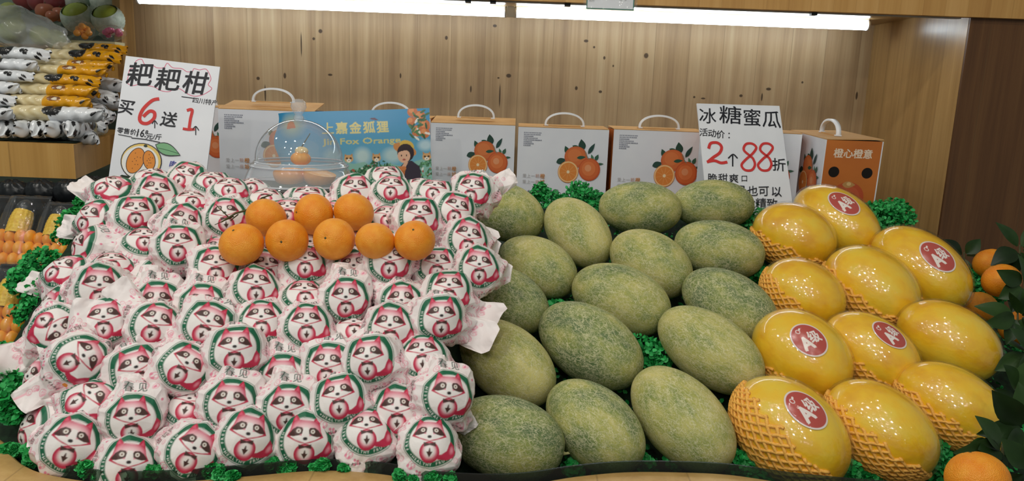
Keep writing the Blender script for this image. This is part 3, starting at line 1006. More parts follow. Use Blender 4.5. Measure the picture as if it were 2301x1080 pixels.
# origin lower left, millimetres; y up
g = np.clip((cv.Y - 110) / 150, 0, 1)[..., None]
cv.a = np.array(lin('#7fb9c8')) * (1 - g) + np.array(lin('#2f8dbd')) * g
PX = lambda x, y: ((x - 617) * 420 / 350.0, 297 - (y - 243) * 297 / 247.0)
for (x, y, rx, ry, c, al) in ((812, 345, 24, 24, '#c9dcd6', .8), (880, 345, 30, 22, '#c9dcd6', .7), (745, 345, 26, 24, '#b9d2cf', .6), (955, 325, 22, 16, '#cfe2e4', .7)):
    X_, Y_ = PX(x, y); cv.ell(X_, Y_, rx * 1.2, ry * 1.2, c, soft=.6, al=al)
X_, Y_ = PX(658, 272); cv.ell(X_, Y_, 44, 40, '#d9d69a', soft=1, al=.8)
cv.poly([PX(*q) for q in ((645, 280), (648, 268), (656, 262), (663, 266), (667, 279))], '#d2703f')
# green hill of bushes
pts = [PX(*q) for q in ((768, 500), (768, 352), (790, 362), (815, 358), (840, 372), (870, 362), (905, 372), (930, 360), (950, 355), (975, 362), (975, 500))]
cv.poly(pts, '#8fbfa9', .8)
rr = random.Random(3)
for i in range(520):
    x = rr.uniform(770, 972); y = 366 + abs(rr.gauss(0, 28)) + 10 * sin(x * .05)
    X_, Y_ = PX(x, y)
    c = rr.choice(['#3c6a4a', '#2f5a40', '#568a63', '#6fa87c', '#345f3c', '#b4574a' if rr.random() < .45 else '#4c8058', '#dfe6dd' if rr.random() < .3 else '#3d7049'])
    cv.ell(X_, Y_, rr.uniform(2, 6), rr.uniform(1.5, 3.5), c, rot=rr.uniform(0, 180))
# lettering
for i, ch in enumerate('上嘉金狐狸'):
    X_, Y_ = PX(738 + i * 30.5, 281); cv.text(ch, X_, Y_, 33, '#d8cb86', bold=.035)
X_, Y_ = PX(812, 313); cv.text('Jin Fox Orange', X_, Y_, 22, '#cfc57e', bold=.03, sx=1.55)
# small plain animal faces peeping over the bushes
for (x, y) in ((781, 350), (843, 350), (957, 351)):
    X_, Y_ = PX(x, y)
    for sx in (-1, 1):
        cv.poly([(X_ + sx * 10, Y_ + 14), (X_ + sx * 3, Y_ + 8), (X_ + sx * 11, Y_ + 3)], '#c98f56')
    cv.ell(X_, Y_, 12, 10, '#d6a671'); cv.ell(X_, Y_ - 5, 6, 5, '#efe6d6')
    for sx in (-1, 1):
        cv.ell(X_ + sx * 5, Y_ + 1, 3.2, 2.4, '#4a3828')
    cv.ell(X_, Y_ - 5, 1.6, 1.3, '#2a2320')
# a plain figure in a straw hat with a basket of fruit
cv.poly([PX(*q) for q in ((886, 398), (892, 374), (905, 362), (922, 358), (940, 372), (944, 420), (886, 420))], '#3b3340')
cv.poly([PX(*q) for q in ((898, 372), (908, 358), (914, 362), (906, 376))], '#e3b193')
X_, Y_ = PX(908, 333); cv.ell(X_, Y_, 33, 15, '#d08a4d', rot=-22); cv.ell(X_ + 6, Y_ + 10, 20, 14, '#d9b44e', rot=-22)
X_, Y_ = PX(907, 343); cv.ell(X_ + 3, Y_ + 3, 23, 24, '#33262c'); cv.ell(X_ - 2, Y_ - 5, 17, 19, '#e6b698')
cv.poly([(X_ - 19, Y_ + 4), (X_ - 8, Y_ + 17), (X_ + 14, Y_ + 14), (X_ + 16, Y_ + 2), (X_ + 6, Y_ + 10), (X_ - 8, Y_ + 8)], '#33262c')
for sx in (-1, 1):
    cv.ell(X_ - 2 + sx * 7, Y_ - 4, 1.8, 2.2, '#2d2226')
cv.ell(X_ - 2, Y_ - 15, 5, 2, '#b2564c')
cv.poly([PX(*q) for q in ((873, 374), (908, 374), (904, 392), (877, 392))], '#bf6f3a')
for k in range(4):
    X_, Y_ = PX(879 + 8 * k, 375); cv.ell(X_, Y_, 7, 6, '#d2814a')
# fruit bunch top right
for (x, y, r_) in ((928, 250, 12), (945, 262, 14), (925, 272, 11), (955, 282, 14), (937, 293, 13), (955, 298, 12)):
    X_, Y_ = PX(x, y); cv.ell(X_, Y_, r_ * 1.15, r_ * 1.15, '#c8703f'); cv.ell(X_ - 3, Y_ + 4, r_ * .6, r_ * .6, '#dd9058')
for i in range(26):
    X_, Y_ = PX(rr.uniform(920, 962), rr.uniform(247, 312)); cv.ell(X_, Y_, 9, 3, rr.choice(['#3c6a44', '#4f7f50', '#2d5a3a', '#e6e4dc']), rot=rr.uniform(0, 180))
cv.poly([PX(*q) for q in ((830, 262), (842, 260), (852, 266), (838, 265))], '#5a2f4a')
nx, ny = 330, 190
U_, V_ = np.meshgrid(np.linspace(0, 420, nx), np.linspace(0, 297, ny), indexing='ij')
colr = cv.read(U_, V_)
uu = (U_ - 210) / 1000; vv = (V_) / 1000
bend = 0.014 * np.sin(uu * 7.5 + .6) + 0.02 * (np.clip(-uu - .13, 0, 1) / .08) ** 2 * 1.2 + .004 * np.sin(vv * 20)
trim_l = np.where(U_ < 30, 0.008 * np.sin(V_ * .05) * (1 - U_ / 30), 0)
Pq = np.stack([uu + trim_l, bend, vv], -1)
pm = grid_mesh('poster_sheet', Pq, colr, M['poster'])
po = bpy.data.objects.new('orchard_poster', pm); link(po)
u_, _, v_ = np.linalg.svd(pR); pR = u_ @ v_
pb = pc - pR[:, 2] * .1485
mm = Matrix.Identity(4)
for i in range(3):
    for j in range(3):
        mm[i][j] = pR[i, j]
    mm[i][3] = pb[i]
po.matrix_world = mm
tag(po, 'blue orchard poster with yellow lettering, leaning on the boxes behind the clear dome', 'poster')
po.data.materials[0] = M['poster']

# ------------------------------------------------------------------ wrapped mandarins
cv = Canvas(-2.6, -2.6, 2.6, 2.6, 300, '#efe6e4')
rr = random.Random(8)
for i in range(150):
    a = rr.uniform(0, 2 * pi); d = rr.uniform(1.15, 2.5)
    x, y = d * cos(a), d * sin(a)
    if rr.random() < .35:
        cv.ell(x, y, .055, .055, '#e58aa2')
    else:
        r_ = rr.uniform(.08, .17)
        cv.ell(x, y, r_, r_, '#e9a3b2', ring=.2); cv.ell(x + r_ * .25, y, r_ * .5, r_ * .5, '#e59cae', ring=.3)
cv.ell(0, 0, 1.045, 1.045, '#1d6a4a'); cv.ell(0, 0, 1.02, 1.02, '#efe9e6'); cv.ell(0, 0, .99, .99, '#1a6546'); cv.ell(0, 0, .80, .80, '#efe9e6'); cv.ell(0, 0, .79, .79, '#1a6546', ring=.02)
cv.arc_text('FRESH', .89, 205, 160, .15, '#f4f2ee', bold=.02)
cv.arc_text('*HEALTHY FRUIT*', .89, 212, 335, .15, '#f4f2ee', inward=True, bold=.02)
# a plain red and white animal with a bushy tail
RD, PK, DK, WH = '#c22f4e', '#e3909f', '#4d332f', '#f2ebe8'
cv.poly([(.2, -.52), (.42, -.5), (.62, -.36), (.72, -.12), (.80, .02), (.95, -.12), (.97, -.35), (.86, -.56), (.62, -.68), (.3, -.68)], RD)
cv.ell(.82, -.3, .1, .2, PK, rot=-20, soft=.7)
cv.ell(-.02, -.45, .36, .38, RD); cv.ell(-.02, -.43, .31, .33, PK, soft=.35); cv.ell(-.02, -.40, .26, .29, WH, soft=.45)
for sx in (-1, 1):
    cv.poly([(-.04 + sx * .20, .66), (-.04 + sx * .40, .93), (-.04 + sx * .50, .50)], RD)
    cv.poly([(-.04 + sx * .28, .66), (-.04 + sx * .385, .82), (-.04 + sx * .44, .58)], '#d9566f')
cv.poly([(-.04 + x, y) for x, y in ((-.50, .50), (-.44, .64), (-.25, .70), (0, .68), (.25, .70), (.44, .64), (.50, .50), (.53, .34), (.64, .14), (.40, .04), (.18, -.04), (0, -.07), (-.18, -.04), (-.40, .04), (-.64, .14), (-.53, .34))], RD)
cv.ell(-.04, .36, .56, .40, PK, soft=.25); cv.ell(-.04, .42, .44, .24, '#f3cfd2', soft=.6)
cv.poly([(-.56, .15), (-.30, .20), (-.04, .16), (.22, .20), (.48, .15), (.28, .05), (-.04, -.05), (-.36, .05)], WH)
for sx in (-1, 1):
    cv.poly([(-.04 + sx * x, y) for x, y in ((.08, .36), (.14, .46), (.30, .47), (.44, .38), (.58, .19), (.40, .15), (.22, .19), (.10, .26))], DK)
    cv.ell(-.04 + sx * .235, .335, .075, .075, '#e6ddd4')
    cv.ell(-.04 + sx * .235, .335, .03, .03, '#6b4a3a')
cv.poly([(-.12, .47), (.04, .47), (.10, .10), (-.04, .0), (-.18, .10)], WH)
cv.ell(-.04, .09, .075, .055, '#2b2426')
cv.poly([(-.24, -.10), (-.04, -.15), (.18, -.09), (.20, -.25), (-.02, -.2), (-.22, -.26)], DK)
cv.poly([(-.03, -.3), (-.06, -.42), (-.13, -.42), (-.02, -.62), (.09, -.42), (.02, -.42), (.0, -.3)], DK)
# green brush lettering above, brown lettering to the side, small illegible lines below
cv.text('春', -.22, 1.32, .42, '#2c4a3f', bold=.01); cv.text('见', .32, 1.30, .42, '#2c4a3f', bold=.01)
cv.text('金狐狸', -1.6, .15, .36, '#5a3b38', rot=78, bold=.01)
for (x, y, rt, n) in ((-.5, -1.32, -6, 5), (.55, -1.36, 8, 6), (1.4, .3, 80, 5)):
    for i in range(n):
        d = (i - n / 2) * .15; X_, Y_ = x + d * cos(radians(rt)), y + d * sin(radians(rt))
        for q in range(5):
            cv.ell(X_ + rr.uniform(-.04, .04), Y_ + rr.uniform(-.05, .05), rr.uniform(.03, .06), .014, '#5b4441', rot=rt + rr.choice([0, 90, 35]))
cv.shrink(6)


def wrapper(seed, lobes):
    """paper sheet folded round a ball of radius 1: print faces +z, loose corners fan out"""
    rg = np.random.default_rng(seed)
    n = 261
    u = np.linspace(-1, 1, n); U, V = np.meshgrid(u, u, indexing='ij')
    r = np.maximum(abs(U), abs(V)) + 1e-9
    dd = np.sqrt(U * U + V * V) + 1e-9
    th = np.arctan2(V, U)
    PH = radians(112)
    k = 0.76
    q = np.clip(r / k, 0, 1); w = np.clip((r - k) / (1 - k), 0, 1)
    phi = q * PH
    lobe = np.zeros_like(th)
    for (a, amp, wid) in lobes:
        d = np.abs((th - radians(a) + pi) % (2 * pi) - pi) / radians(wid)
        lobe = np.maximum(lobe, amp * np.clip(1.25 - d ** 1.6, 0, 1))
    L = .12 + lobe
    pleat = sum(rg.uniform(.3, 1) * np.cos(m * th + rg.uniform(0, 6.28)) for m in (5, 7, 9, 13)) / 2
    sm = np.clip((phi - .75) / 1.1, 0, 1) ** 1.5
    rho = 1 + sm * (.04 + .05 * pleat + .10 * np.clip(lobe, 0, 1))
    er = np.stack([np.cos(th), np.sin(th), 0 * th], -1); ez = np.array([0, 0, 1.0])
    # flat paper facets: the sheet spans between the points where it is pinched
    dv = np.sin(phi)[..., None] * er + np.cos(phi)[..., None] * ez
    fn = rg.normal(0, 1, (46, 3)); fn /= np.linalg.norm(fn, axis=1)[:, None]
    fd = rg.uniform(.93, 1.03, 46) + .06 * np.clip(.7 - fn[:, 2], 0, 1)
    fac = np.full(phi.shape, 1.22)
    for a_, b_ in zip(fn, fd):
        c_ = dv @ a_
        fac = np.minimum(fac, np.where(c_ > .25, b_ / np.maximum(c_, .25), 9))
    wf = .30 + .62 * np.clip((phi - .55) / .6, 0, 1)
    rho = rho * (1 - wf) + (fac + .4 * (rho - 1)) * wf
    # near a loose corner the sheet leaves the ball early
    lo = np.clip(lobe * 1.6, 0, 1)[..., None]
    ball = (np.sin(phi) * rho)[..., None] * er + (np.cos(phi) * rho)[..., None] * ez
    s_ = np.clip((phi - 1.15), 0, 1)[..., None]
    out = er * (np.sin(np.minimum(phi, 1.15)) * rho)[..., None] + ez * (np.cos(np.minimum(phi, 1.15)) * rho)[..., None] + s_ * (er * .45 - ez * .62)
    base = ball * (1 - lo) + out * lo
    tang = np.stack([np.cos(th) * cos(PH), np.sin(th) * cos(PH), 0 * th - sin(PH)], -1)
    beta = sum(rg.uniform(-.4, .4) * np.cos(m * th + rg.uniform(0, 6.28)) for m in (1, 2, 3))
    fl = er * np.cos(beta)[..., None] + ez * (np.sin(beta) - .25)[..., None]
    dirn = tang * (1 - lo) + fl * lo
    curl = (w * w * lobe * rg.uniform(.1, .5))[..., None]
    Pp = base + dirn * (w * L)[..., None] + curl * ez
    # creases: folded facets, sharp like paper
    pr = np.where(w > 0, PH + w * L, phi)
    X, Y = pr * np.cos(th), pr * np.sin(th)
    cr = np.zeros_like(X)
    for i in range(13):
        a = rg.uniform(0, pi); f = rg.uniform(1.3, 5.0); ph = rg.uniform(0, 1)
        t = (X * cos(a) + Y * sin(a)) * f / 2 + ph
        tri = np.abs((t % 1) - .5) * 2 - .5
        m = .5 + .5 * np.cos((X * -sin(a) + Y * cos(a)) * rg.uniform(.6, 2) + rg.uniform(0, 6.28))
        cr += tri * m / f
    amp = .022 + .13 * np.clip((pr - .6) / 1.2, 0, 1) + .22 * w * np.clip(lobe + .1, 0, 1)
    nrm = ball / (np.linalg.norm(ball, axis=-1, keepdims=True) + 1e-9)
    nrm = nrm * (1 - w[..., None]) + (ez - er * np.sin(beta)[..., None] * .5) * w[..., None]
    Pp = Pp + nrm * (cr * amp)[..., None]
    # warp the print slightly with the sheet
    col_ = cv.read(X / .9, Y / .9)
    # the fruit inside closes the back
    nu, nv = 24, 14
    tt, ll = np.meshgrid(np.linspace(0, pi, nv), np.linspace(0, 2 * pi, nu, endpoint=False), indexing='ij')
    ev = .93 * np.stack([np.sin(tt) * np.cos(ll), np.sin(tt) * np.sin(ll), np.cos(tt)], -1).reshape(-1, 3)
    ef = np.array([(i * nu + j, (i + 1) * nu + j, (i + 1) * nu + (j + 1) % nu, i * nu + (j + 1) % nu) for i in range(nv - 1) for j in range(nu)])
    ec = np.tile(np.array(lin('#e9962f')), (len(ev), 1))
    return grid_mesh('wrapping_paper', Pp, col_, M['paper'], (ev, ef, ec))


VAR = [wrapper(1, [(200, .75, 26), (20, .25, 30)]),
       wrapper(2, [(-20, .85, 28), (160, .3, 25)]),
       wrapper(3, [(265, .8, 34), (90, .35, 40)]),
       wrapper(4, [(100, .35, 30), (240, .5, 24), (-40, .45, 24)]),
       wrapper(5, [(150, .7, 26), (-75, .6, 26)]),
       wrapper(6, [(0, .35, 30), (180, .3, 34)]),
       wrapper(7, [(40, .6, 26), (225, .65, 28)])]

# rows from the rim to the back: emblem centre in the photograph, turn, lean up, lean to the side, sheet
ROWS = [
    ('front row', [(66, 955, 5, 30, -62, 3), (162, 992, 22, 4, -4, 5), (295, 1040, 8, 0, 0, 5), (436, 1013, 32, 2, 2, 5), (558, 978, 14, 4, 4, 5), (687, 988, 6, -4, 0, 5), (824, 958, 2, 24, 4, 2), (968, 985, 4, 16, 4, 2)]),
    ('second row', [(197, 890, 62, 34, -6, 0), (303, 948, 2, -8, -4, 3), (422, 892, 18, 46, 0, 2), (517, 910, 8, -2, -2, 3), (653, 918, 4, -4, 0, 3), (757, 887, -4, 14, -4, 1), (901, 921, 2, 6, 2, 5), (1000, 895, 5, 0, 14, 3)]),
    ('third row', [(72, 838, 10, 20, -60, 0), (186, 809, 70, 8, 4, 4), (302, 830, -12, 6, 6, 1), (416, 826, 40, 8, 6, 1), (542, 790, 4, 8, 0, 1), (636, 838, 3, -6, 0, 3), (735, 824, 6, 0, -6, 6), (824, 810, 0, 6, -12, 1), (944, 781, 0, 28, 0, 2)]),
    ('fourth row', [(122, 739, 128, 16, -10, 1), (232, 712, 2, 14, -2, 0), (347, 728, 22, 10, 2, 4), (468, 726, 28, 8, 2, 6), (586, 709, 2, 20, 2, 2), (684, 733, 2, 16, 2, 2), (795, 716, 4, 52, 4, 2), (896, 733, 2, 6, -2, 5), (978, 721, 2, 2, 8, 1)]),
    ('fifth row', [(104, 688, 20, 20, -62, 0), (226, 651, 2, 6, 0, 5), (354, 684, 2, -4, 4, 3), (459, 680, 4, -2, 0, 3), (583, 645, 4, 22, 6, 5), (689, 645, 4, 44, 6, 2), (778, 684, 2, -2, 2, 3), (901, 668, 4, 2, 4, 4), (1004, 643, 6, 24, 6, 1)]),
    ('sixth row', [(146, 593, 26, 46, -24, 0), (267, 579, 4, 52, 2, 2), (361, 610, 18, 20, 8, 1), (480, 600, 4, 16, 2, 6), (600, 600, 2, 24, 6, 5), (689, 593, 4, 26, 4, 2), (803, 596, 2, 22, 10, 0), (874, 602, 6, 10, 6, 6), (992, 596, 6, 22, 6, 1), (1070, 600, 4, 10, 6, 5)]),
    ('seventh row', [(176, 548, 30, 40, -60, 0), (305, 533, 4, 50, 4, 2), (398, 560, 0, 14, 0, 3), (497, 548, 4, 30, 4, 2), (600, 545, 2, 30, 0, 6), (700, 548, 2, 30, 0, 5), (800, 548, 2, 30, 0, 6), (890, 550, 2, 30, 0, 5), (968, 553, 2, 56, 0, 4), (1054, 533, 12, 12, 8, 5)]),
    ('eighth row', [(204, 482, 18, 26, -36, 0), (305, 480, 5, 22, 4, 1), (418, 500, 20, 14, 6, 5), (502, 495, -6, 18, -6, 2), (640, 480, 4, 40, 0, 6), (755, 480, 4, 40, 0, 5), (875, 478, 4, 46, 4, 2), (946, 488, 6, 18, 8, 1), (1014, 470, 20, 16, 12, 1)]),
    ('ninth row', [(256, 418, 52, 44, -10, 0), (354, 432, 4, 18, 0, 5), (440, 437, 4, 58, 6, 2), (532, 424, 4, 50, 0, 2), (596, 432, 6, 58, 0, 2), (680, 436, 6, 50, 0, 6), (803, 424, 8, 24, 6, 0), (875, 420, 6, 38, 0, 2), (982, 424, 14, 46, 4, 1), (1058, 424, 10, 20, -4, 6)]),
    ('back row', [(329, 391, 6, 62, 0, 0), (418, 395, 24, 30, -16, 1), (478, 404, 6, 56, 0, 1), (548, 410, 6, 60, 0, 4),  (880, 392, 4, 52, 4, 1), (945, 408, 4, 60, 10, 6)]),
]
ORD = ['first', 'second', 'third', 'fourth', 'fifth', 'sixth', 'seventh', 'eighth', 'ninth', 'tenth', 'eleventh']
items = []
for ri, (rn, lst) in enumerate(ROWS):
    for ci, (x, y, rot, up, side, var) in enumerate(lst):
        R_ = 0.0445 + 0.0012 * sin(ri * 3.1 + ci * 1.7)
        k = ray(x, y); k = k / np.linalg.norm(k); v = -k
        rx = np.cross(UP, v); rx /= np.linalg.norm(rx); uy = np.cross(v, rx)
        nvec = v * cos(radians(up)) * cos(radians(side)) + uy * sin(radians(up)) * cos(radians(side)) + rx * sin(radians(side))
        nvec /= np.linalg.norm(nvec)
        Pt = on_profile(x, y, PILE)
        C = Pt - R_ * (nvec - v * np.dot(nvec, v)) * .9
        Y = uy - nvec * np.dot(uy, nvec); Y /= np.linalg.norm(Y)
        X = np.cross(Y, nvec)
        a = radians(-rot)
        X2 = X * cos(a) + Y * sin(a); Y2 = -X * sin(a) + Y * cos(a)
        turn = ' turned sideways' if abs(rot) > 45 else (' tilted right' if rot > 14 else (' facing up' if up > 36 else ''))
        em = 'emblem' + turn if abs(side) < 50 else 'emblem turned to its left side'
        rowtxt = rn if ri in (0, 9) else '%s from rim' % rn
        label = 'paper-wrapped mandarin, %s, %s from left in %s' % (em, ORD[ci], rowtxt)
        items.append(dict(C=C, C0=C.copy(), R=R_, X=X2, Y=Y2, Z=nvec, var=var, label=label, ray=k))
# settle: neighbours that would bite into each other move apart, mostly along the line of sight
Cs = np.array([i['C'] for i in items]); C0 = Cs.copy(); Rs = np.array([i['R'] for i in items]); Ks = np.array([i['ray'] for i in items])
for it in range(220):
    D = Cs[:, None] - Cs[None]; d = np.linalg.norm(D, axis=-1) + np.eye(len(Cs))
    need = (Rs[:, None] + Rs[None]) * 0.90
    pen = np.clip(need - d, 0, None) * (1 - np.eye(len(Cs)))
    mv = (D / d[..., None] * pen[..., None]).sum(1) * 0.22
    al = (mv * Ks).sum(1, keepdims=True) * Ks
    Cs = Cs + al * 1.2 + (mv - al) * 0.35
    back = C0 - Cs; ba = (back * Ks).sum(1, keepdims=True) * Ks
    Cs = Cs + (back - ba) * 0.03 + ba * 0.015
for i in range(len(Cs)):
    # nothing pokes through the guard on the rim
    lim = float(front_y(Cs[i][0])) + Rs[i] * .92 + .006
    if Cs[i][1] < lim:
        Cs[i] += Ks[i] * (lim - Cs[i][1]) / Ks[i][1]
for i, it in enumerate(items):
    o = bpy.data.objects.new('wrapped_mandarin', VAR[it['var']])
    link(o)
    mm = Matrix.Identity(4)
    for a in range(3):
        mm[a][0], mm[a][1], mm[a][2], mm[a][3] = it['X'][a] * it['R'], it['Y'][a] * it['R'], it['Z'][a] * it['R'], Cs[i][a]
    o.matrix_world = mm
    tag(o, it['label'], 'mandarin', 'paper-wrapped mandarins in the heap')

# ------------------------------------------------------------------ bare oranges
def orange_mesh():
    mb = MB()

    def f(d):
        pole = max(0, d[2]) ** 60
        return 1 - 0.05 * pole - .012 * abs(d[2]) + .006 * sin(5 * atan2(d[1], d[0])) * max(0, d[2]) ** 6
    mb.ell((0, 0, 0), (1, 1, .93), M['orange'], 56, 40, f)
    return mb


def frame(o, C, Z, up, s):
    Z = np.asarray(Z, float); Z = Z / np.linalg.norm(Z)
    X = np.cross(up, Z); X /= np.linalg.norm(X); Y = np.cross(Z, X)
    s = (s, s, s) if np.isscalar(s) else s
    mm = Matrix.Identity(4)
    for a in range(3):
        mm[a][0], mm[a][1], mm[a][2], mm[a][3] = X[a] * s[0], Y[a] * s[1], Z[a] * s[2], C[a]
    o.matrix_world = mm


om = orange_mesh().build('orange').data
bpy.data.objects.remove(bpy.data.objects['orange'])
sm_ = MB().ell((0, 0, .885), (.055, .055, .012), M['stem'], 10, 6).build('stem_scar').data
bpy.data.objects.remove(bpy.data.objects['stem_scar'])


def add_orange(C, R_, Z, label, group):
    o = bpy.data.objects.new('orange', om); link(o)
    frame(o, C, Z, np.array([0.05, 0.1, 1.0]), R_)
    tag(o, label, 'orange', group)
    s = bpy.data.objects.new('stem_scar', sm_); link(s, o)
    return o


OR = [(543, 549, 48, (-.2, -.5, .8), 'bare orange, leftmost of the five in the lower row'),
      (645, 540, 46, (0, -1, .12), 'bare orange, second from the left in the lower row of five'),
      (751, 537, 46, (-.25, -1, .25), 'bare orange in the middle of the lower row of five'),
      (843, 541, 43, (.1, .4, .9), 'bare orange, fourth from the left in the lower row of five'),
      (932, 540, 45, (0, -.75, .8), 'bare orange with its stem dimple up, rightmost of the lower row'),
      (598, 489, 44, (.3, .5, .8), 'bare orange at the left of the three in the upper row'),
      (705, 481, 45, (-.9, -.7, .2), 'bare orange at the middle of the three in the upper row'),
      (795, 476, 44, (.3, .5, .9), 'bare orange at the right of the three in the upper row')]
ORC = []
for j, (x, y, r_, Z, lab) in enumerate(OR):
    Pt = on_profile(x, y, PILE, (.084 if j in (3, 4) else .070) if j < 5 else .048)
    d = np.dot(Pt - CAM, FW)
    R_ = r_ * 1.03 * d / FOC
    ORC.append((Pt, R_))
    add_orange(Pt, R_, Z, lab, 'bare oranges on the mandarin heap')

# dry twig lying by the oranges
a = on_profile(497, 499, PILE, .05); b = on_profile(560, 470, PILE, .055); c = on_profile(612, 437, PILE, .055)
tw = MB(); tw.tube([a, a * .5 + b * .5 + [0, 0, .004], b, b * .45 + c * .55 + [0, 0, .006], c], [.0012, .0018, .002, .0016, .001], M['stem'], 6)
for q, dd in ((.3, (-.02, .0, .02)), (.45, (-.025, -.01, -.012)), (.6, (-.02, .01, -.015))):
    p = a * (1 - q) + b * q
    tw.tube([p, p + np.array(dd) * .6, p + np.array(dd) * 1.2], [.0012, .001, .0006], M['stem'], 5)
tw.build('twig', label='thin dry citrus twig lying on wrapped mandarins left of the bare oranges', cat='twig')

# ------------------------------------------------------------------ clear dome with cut oranges
FD = 1.60
dc = at(674, 411, FD)
dome = empty('cake_dome', dc, label='clear acrylic dome with a ball knob over cut oranges on the heap', cat='dome')


def lathe(mb, prof, m, n=56):
    P = [[(r * cos(a), r * sin(a), z) for (r, z) in prof] for a in np.linspace(0, 2 * pi, n, endpoint=False)]
    mb.grid(P, m, True, True)
    return mb


px = lambda v: v * FD / FOC * 1.06
prof = [(px(118), .002), (px(112), .010), (px(103), .030), (px(100), px(34)), (px(101), px(38)), (px(100), px(42)), (px(92), px(45))]
skm = lathe(MB(), prof, M['acrylic_skirt'])
for (r_, z_, w_) in ((px(100.5), px(38), .0022), (px(92), px(46), .0018), (px(118), .002, .0024)):
    skm.tube([(r_ * cos(a), r_ * sin(a), z_) for a in np.linspace(0, 2 * pi, 64)], w_, M['acrylic_edge'], 8)
skm.build('skirt', dome, label='flared clear skirt')
R0 = px(90)
prof = [(px(92), px(45)), (px(90), px(50))] + [(R0 * cos(a), px(50) + px(84) * sin(a)) for a in np.linspace(.05, pi / 2, 22)]
lathe(MB(), prof, M['acrylic']).build('dome_shell', dome)
zt = px(134)
prof = [(0.010, zt), (0.0095, zt + .006), (0.007, zt + .010), (0.012, zt + .016), (0.0165, zt + .026), (0.015, zt + .036), (0.009, zt + .042), (0.0, zt + .043)]
kn_ = lathe(MB(), prof, M['acrylic_skirt'], 28).build('knob', dome)
lathe(MB(), [(.0098, zt - .001), (.0112, zt + .002), (.0098, zt + .005)], M['acrylic'], 28).build('knob_collar', kn_)
prof = [(0.0, -.004), (px(110), -.003), (px(124), .004), (px(126), .006), (px(124), .002), (px(110), -.006), (0, -.007)]
tray = empty('serving_tray', dc - [0, 0, .006], label='clear round tray under the acrylic dome', cat='tray')
lathe(MB(), prof, M['acrylic']).build('tray_plate', tray)


def half_orange(C, Z, R_, label):
    t = empty('cut_orange', C, label=label, cat='orange', group='cut oranges under the dome')
    Z = np.asarray(Z, float); Z = Z / np.linalg.norm(Z)
    X = np.cross([0.1, .3, 1], Z); X /= np.linalg.norm(X); Rm = np.stack([X, np.cross(Z, X), Z], 1)
    mb = MB(); P = []
    for l in np.linspace(0, 2 * pi, 32, endpoint=False):
        P.append([Rm @ (np.array([sin(q) * cos(l), sin(q) * sin(l), -cos(q)]) * R_) for q in np.linspace(0, pi / 2, 12)])
    mb.grid(P, M['orange'], True, True); mb.build('peel', t)
    mb = MB(); P = []
    for l in np.linspace(0, 2 * pi, 48, endpoint=False):
        w = 1 - .05 * abs(cos(l * 5)) ** 12
        P.append([Rm @ np.array([r * cos(l) * R_, r * sin(l) * R_, z * R_]) for (r, z) in ((1, 0), (.93, .015), (.86 * w, .0), (.8 * w, .03), (.4, .045), (.12, .01), (0, .0))])
    mb.grid(P, M['flesh'], True, True); mb.build('flesh', t, label='juicy cut face')
    return t


half_orange(at(652, 387, FD), (-.12, .35, .9), .036, 'cut orange half at the left under the dome')
half_orange(at(718, 387, FD), (.2, -.05, .95), .036, 'cut orange half at the right under the dome')
pk_c = at(676, 356, FD + .01)
pk = empty('peeled_orange', pk_c, label='peeled orange top with its stem lying on the cut halves', cat='orange')
mb = MB()
mb.ell((0, 0, .0), (.021, .020, .015), M['fruitlet'], 30, 16, lambda d: 1 + .06 * cos(9 * atan2(d[1], d[0])) * sin(math.acos(max(-1, min(1, d[2])))))
mb.build('segments', pk)
MB().ell((0.002, 0, .016), (.013, .012, .009), M['pith'], 14, 8, lambda d: 1 + .15 * cos(4 * atan2(d[1], d[0]))).build('peel_top', pk)
MB().tube([(-.006, 0, .012), (0.004, 0, .028), (.018, 0, .05), (.021, 0, .055)], [.0016, .0013, .001, .0008], M['stem'], 6).build('stem', pk)

# ------------------------------------------------------------------ melons
def in_slope_axis(x, y, ang, pitch):
    """direction lying in the sloped bed that shows in the picture at this angle (clockwise from right)"""
    k = ray(x, y); k /= np.linalg.norm(k)
    d = RT * cos(radians(ang)) - UP * sin(radians(ang))
    n = np.array([0, -sin(pitch), cos(pitch)])
    # d + t*k with zero component along n
    t = -np.dot(d, n) / np.dot(k, n)
    v = d + t * k
    return v / np.linalg.norm(v), k


def ellipsoid(o, x, y, a_px, b_px, ang, lift, pitch=radians(20), blend=.75, roll=0.0):
    C = on_profile(x, y, SLOPE, lift)
    dist = np.dot(C - CAM, FW)
    D, k = in_slope_axis(x, y, ang, pitch)
    flatd = RT * cos(radians(ang)) - UP * sin(radians(ang))
    D = D * blend + flatd * (1 - blend); D /= np.linalg.norm(D)
    dk = np.dot(D, k); m2 = 1 - dk * dk
    A = a_px * dist / FOC; B = b_px * dist / FOC
    a = sqrt(max(B * B, (A * A - B * B * (1 - m2)) / m2))
    Zv = -k - D * np.dot(-k, D); Zv /= np.linalg.norm(Zv)
    Yv = np.cross(Zv, D)
    if roll:
        Zv, Yv = Zv * cos(roll) + Yv * sin(roll), Yv * cos(roll) - Zv * sin(roll)
    mm = Matrix.Identity(4)
    for i in range(3):
        mm[i][0], mm[i][1], mm[i][2], mm[i][3] = D[i] * a, Yv[i] * B, Zv[i] * B, C[i]
    o.matrix_world = mm
    return C, a, B


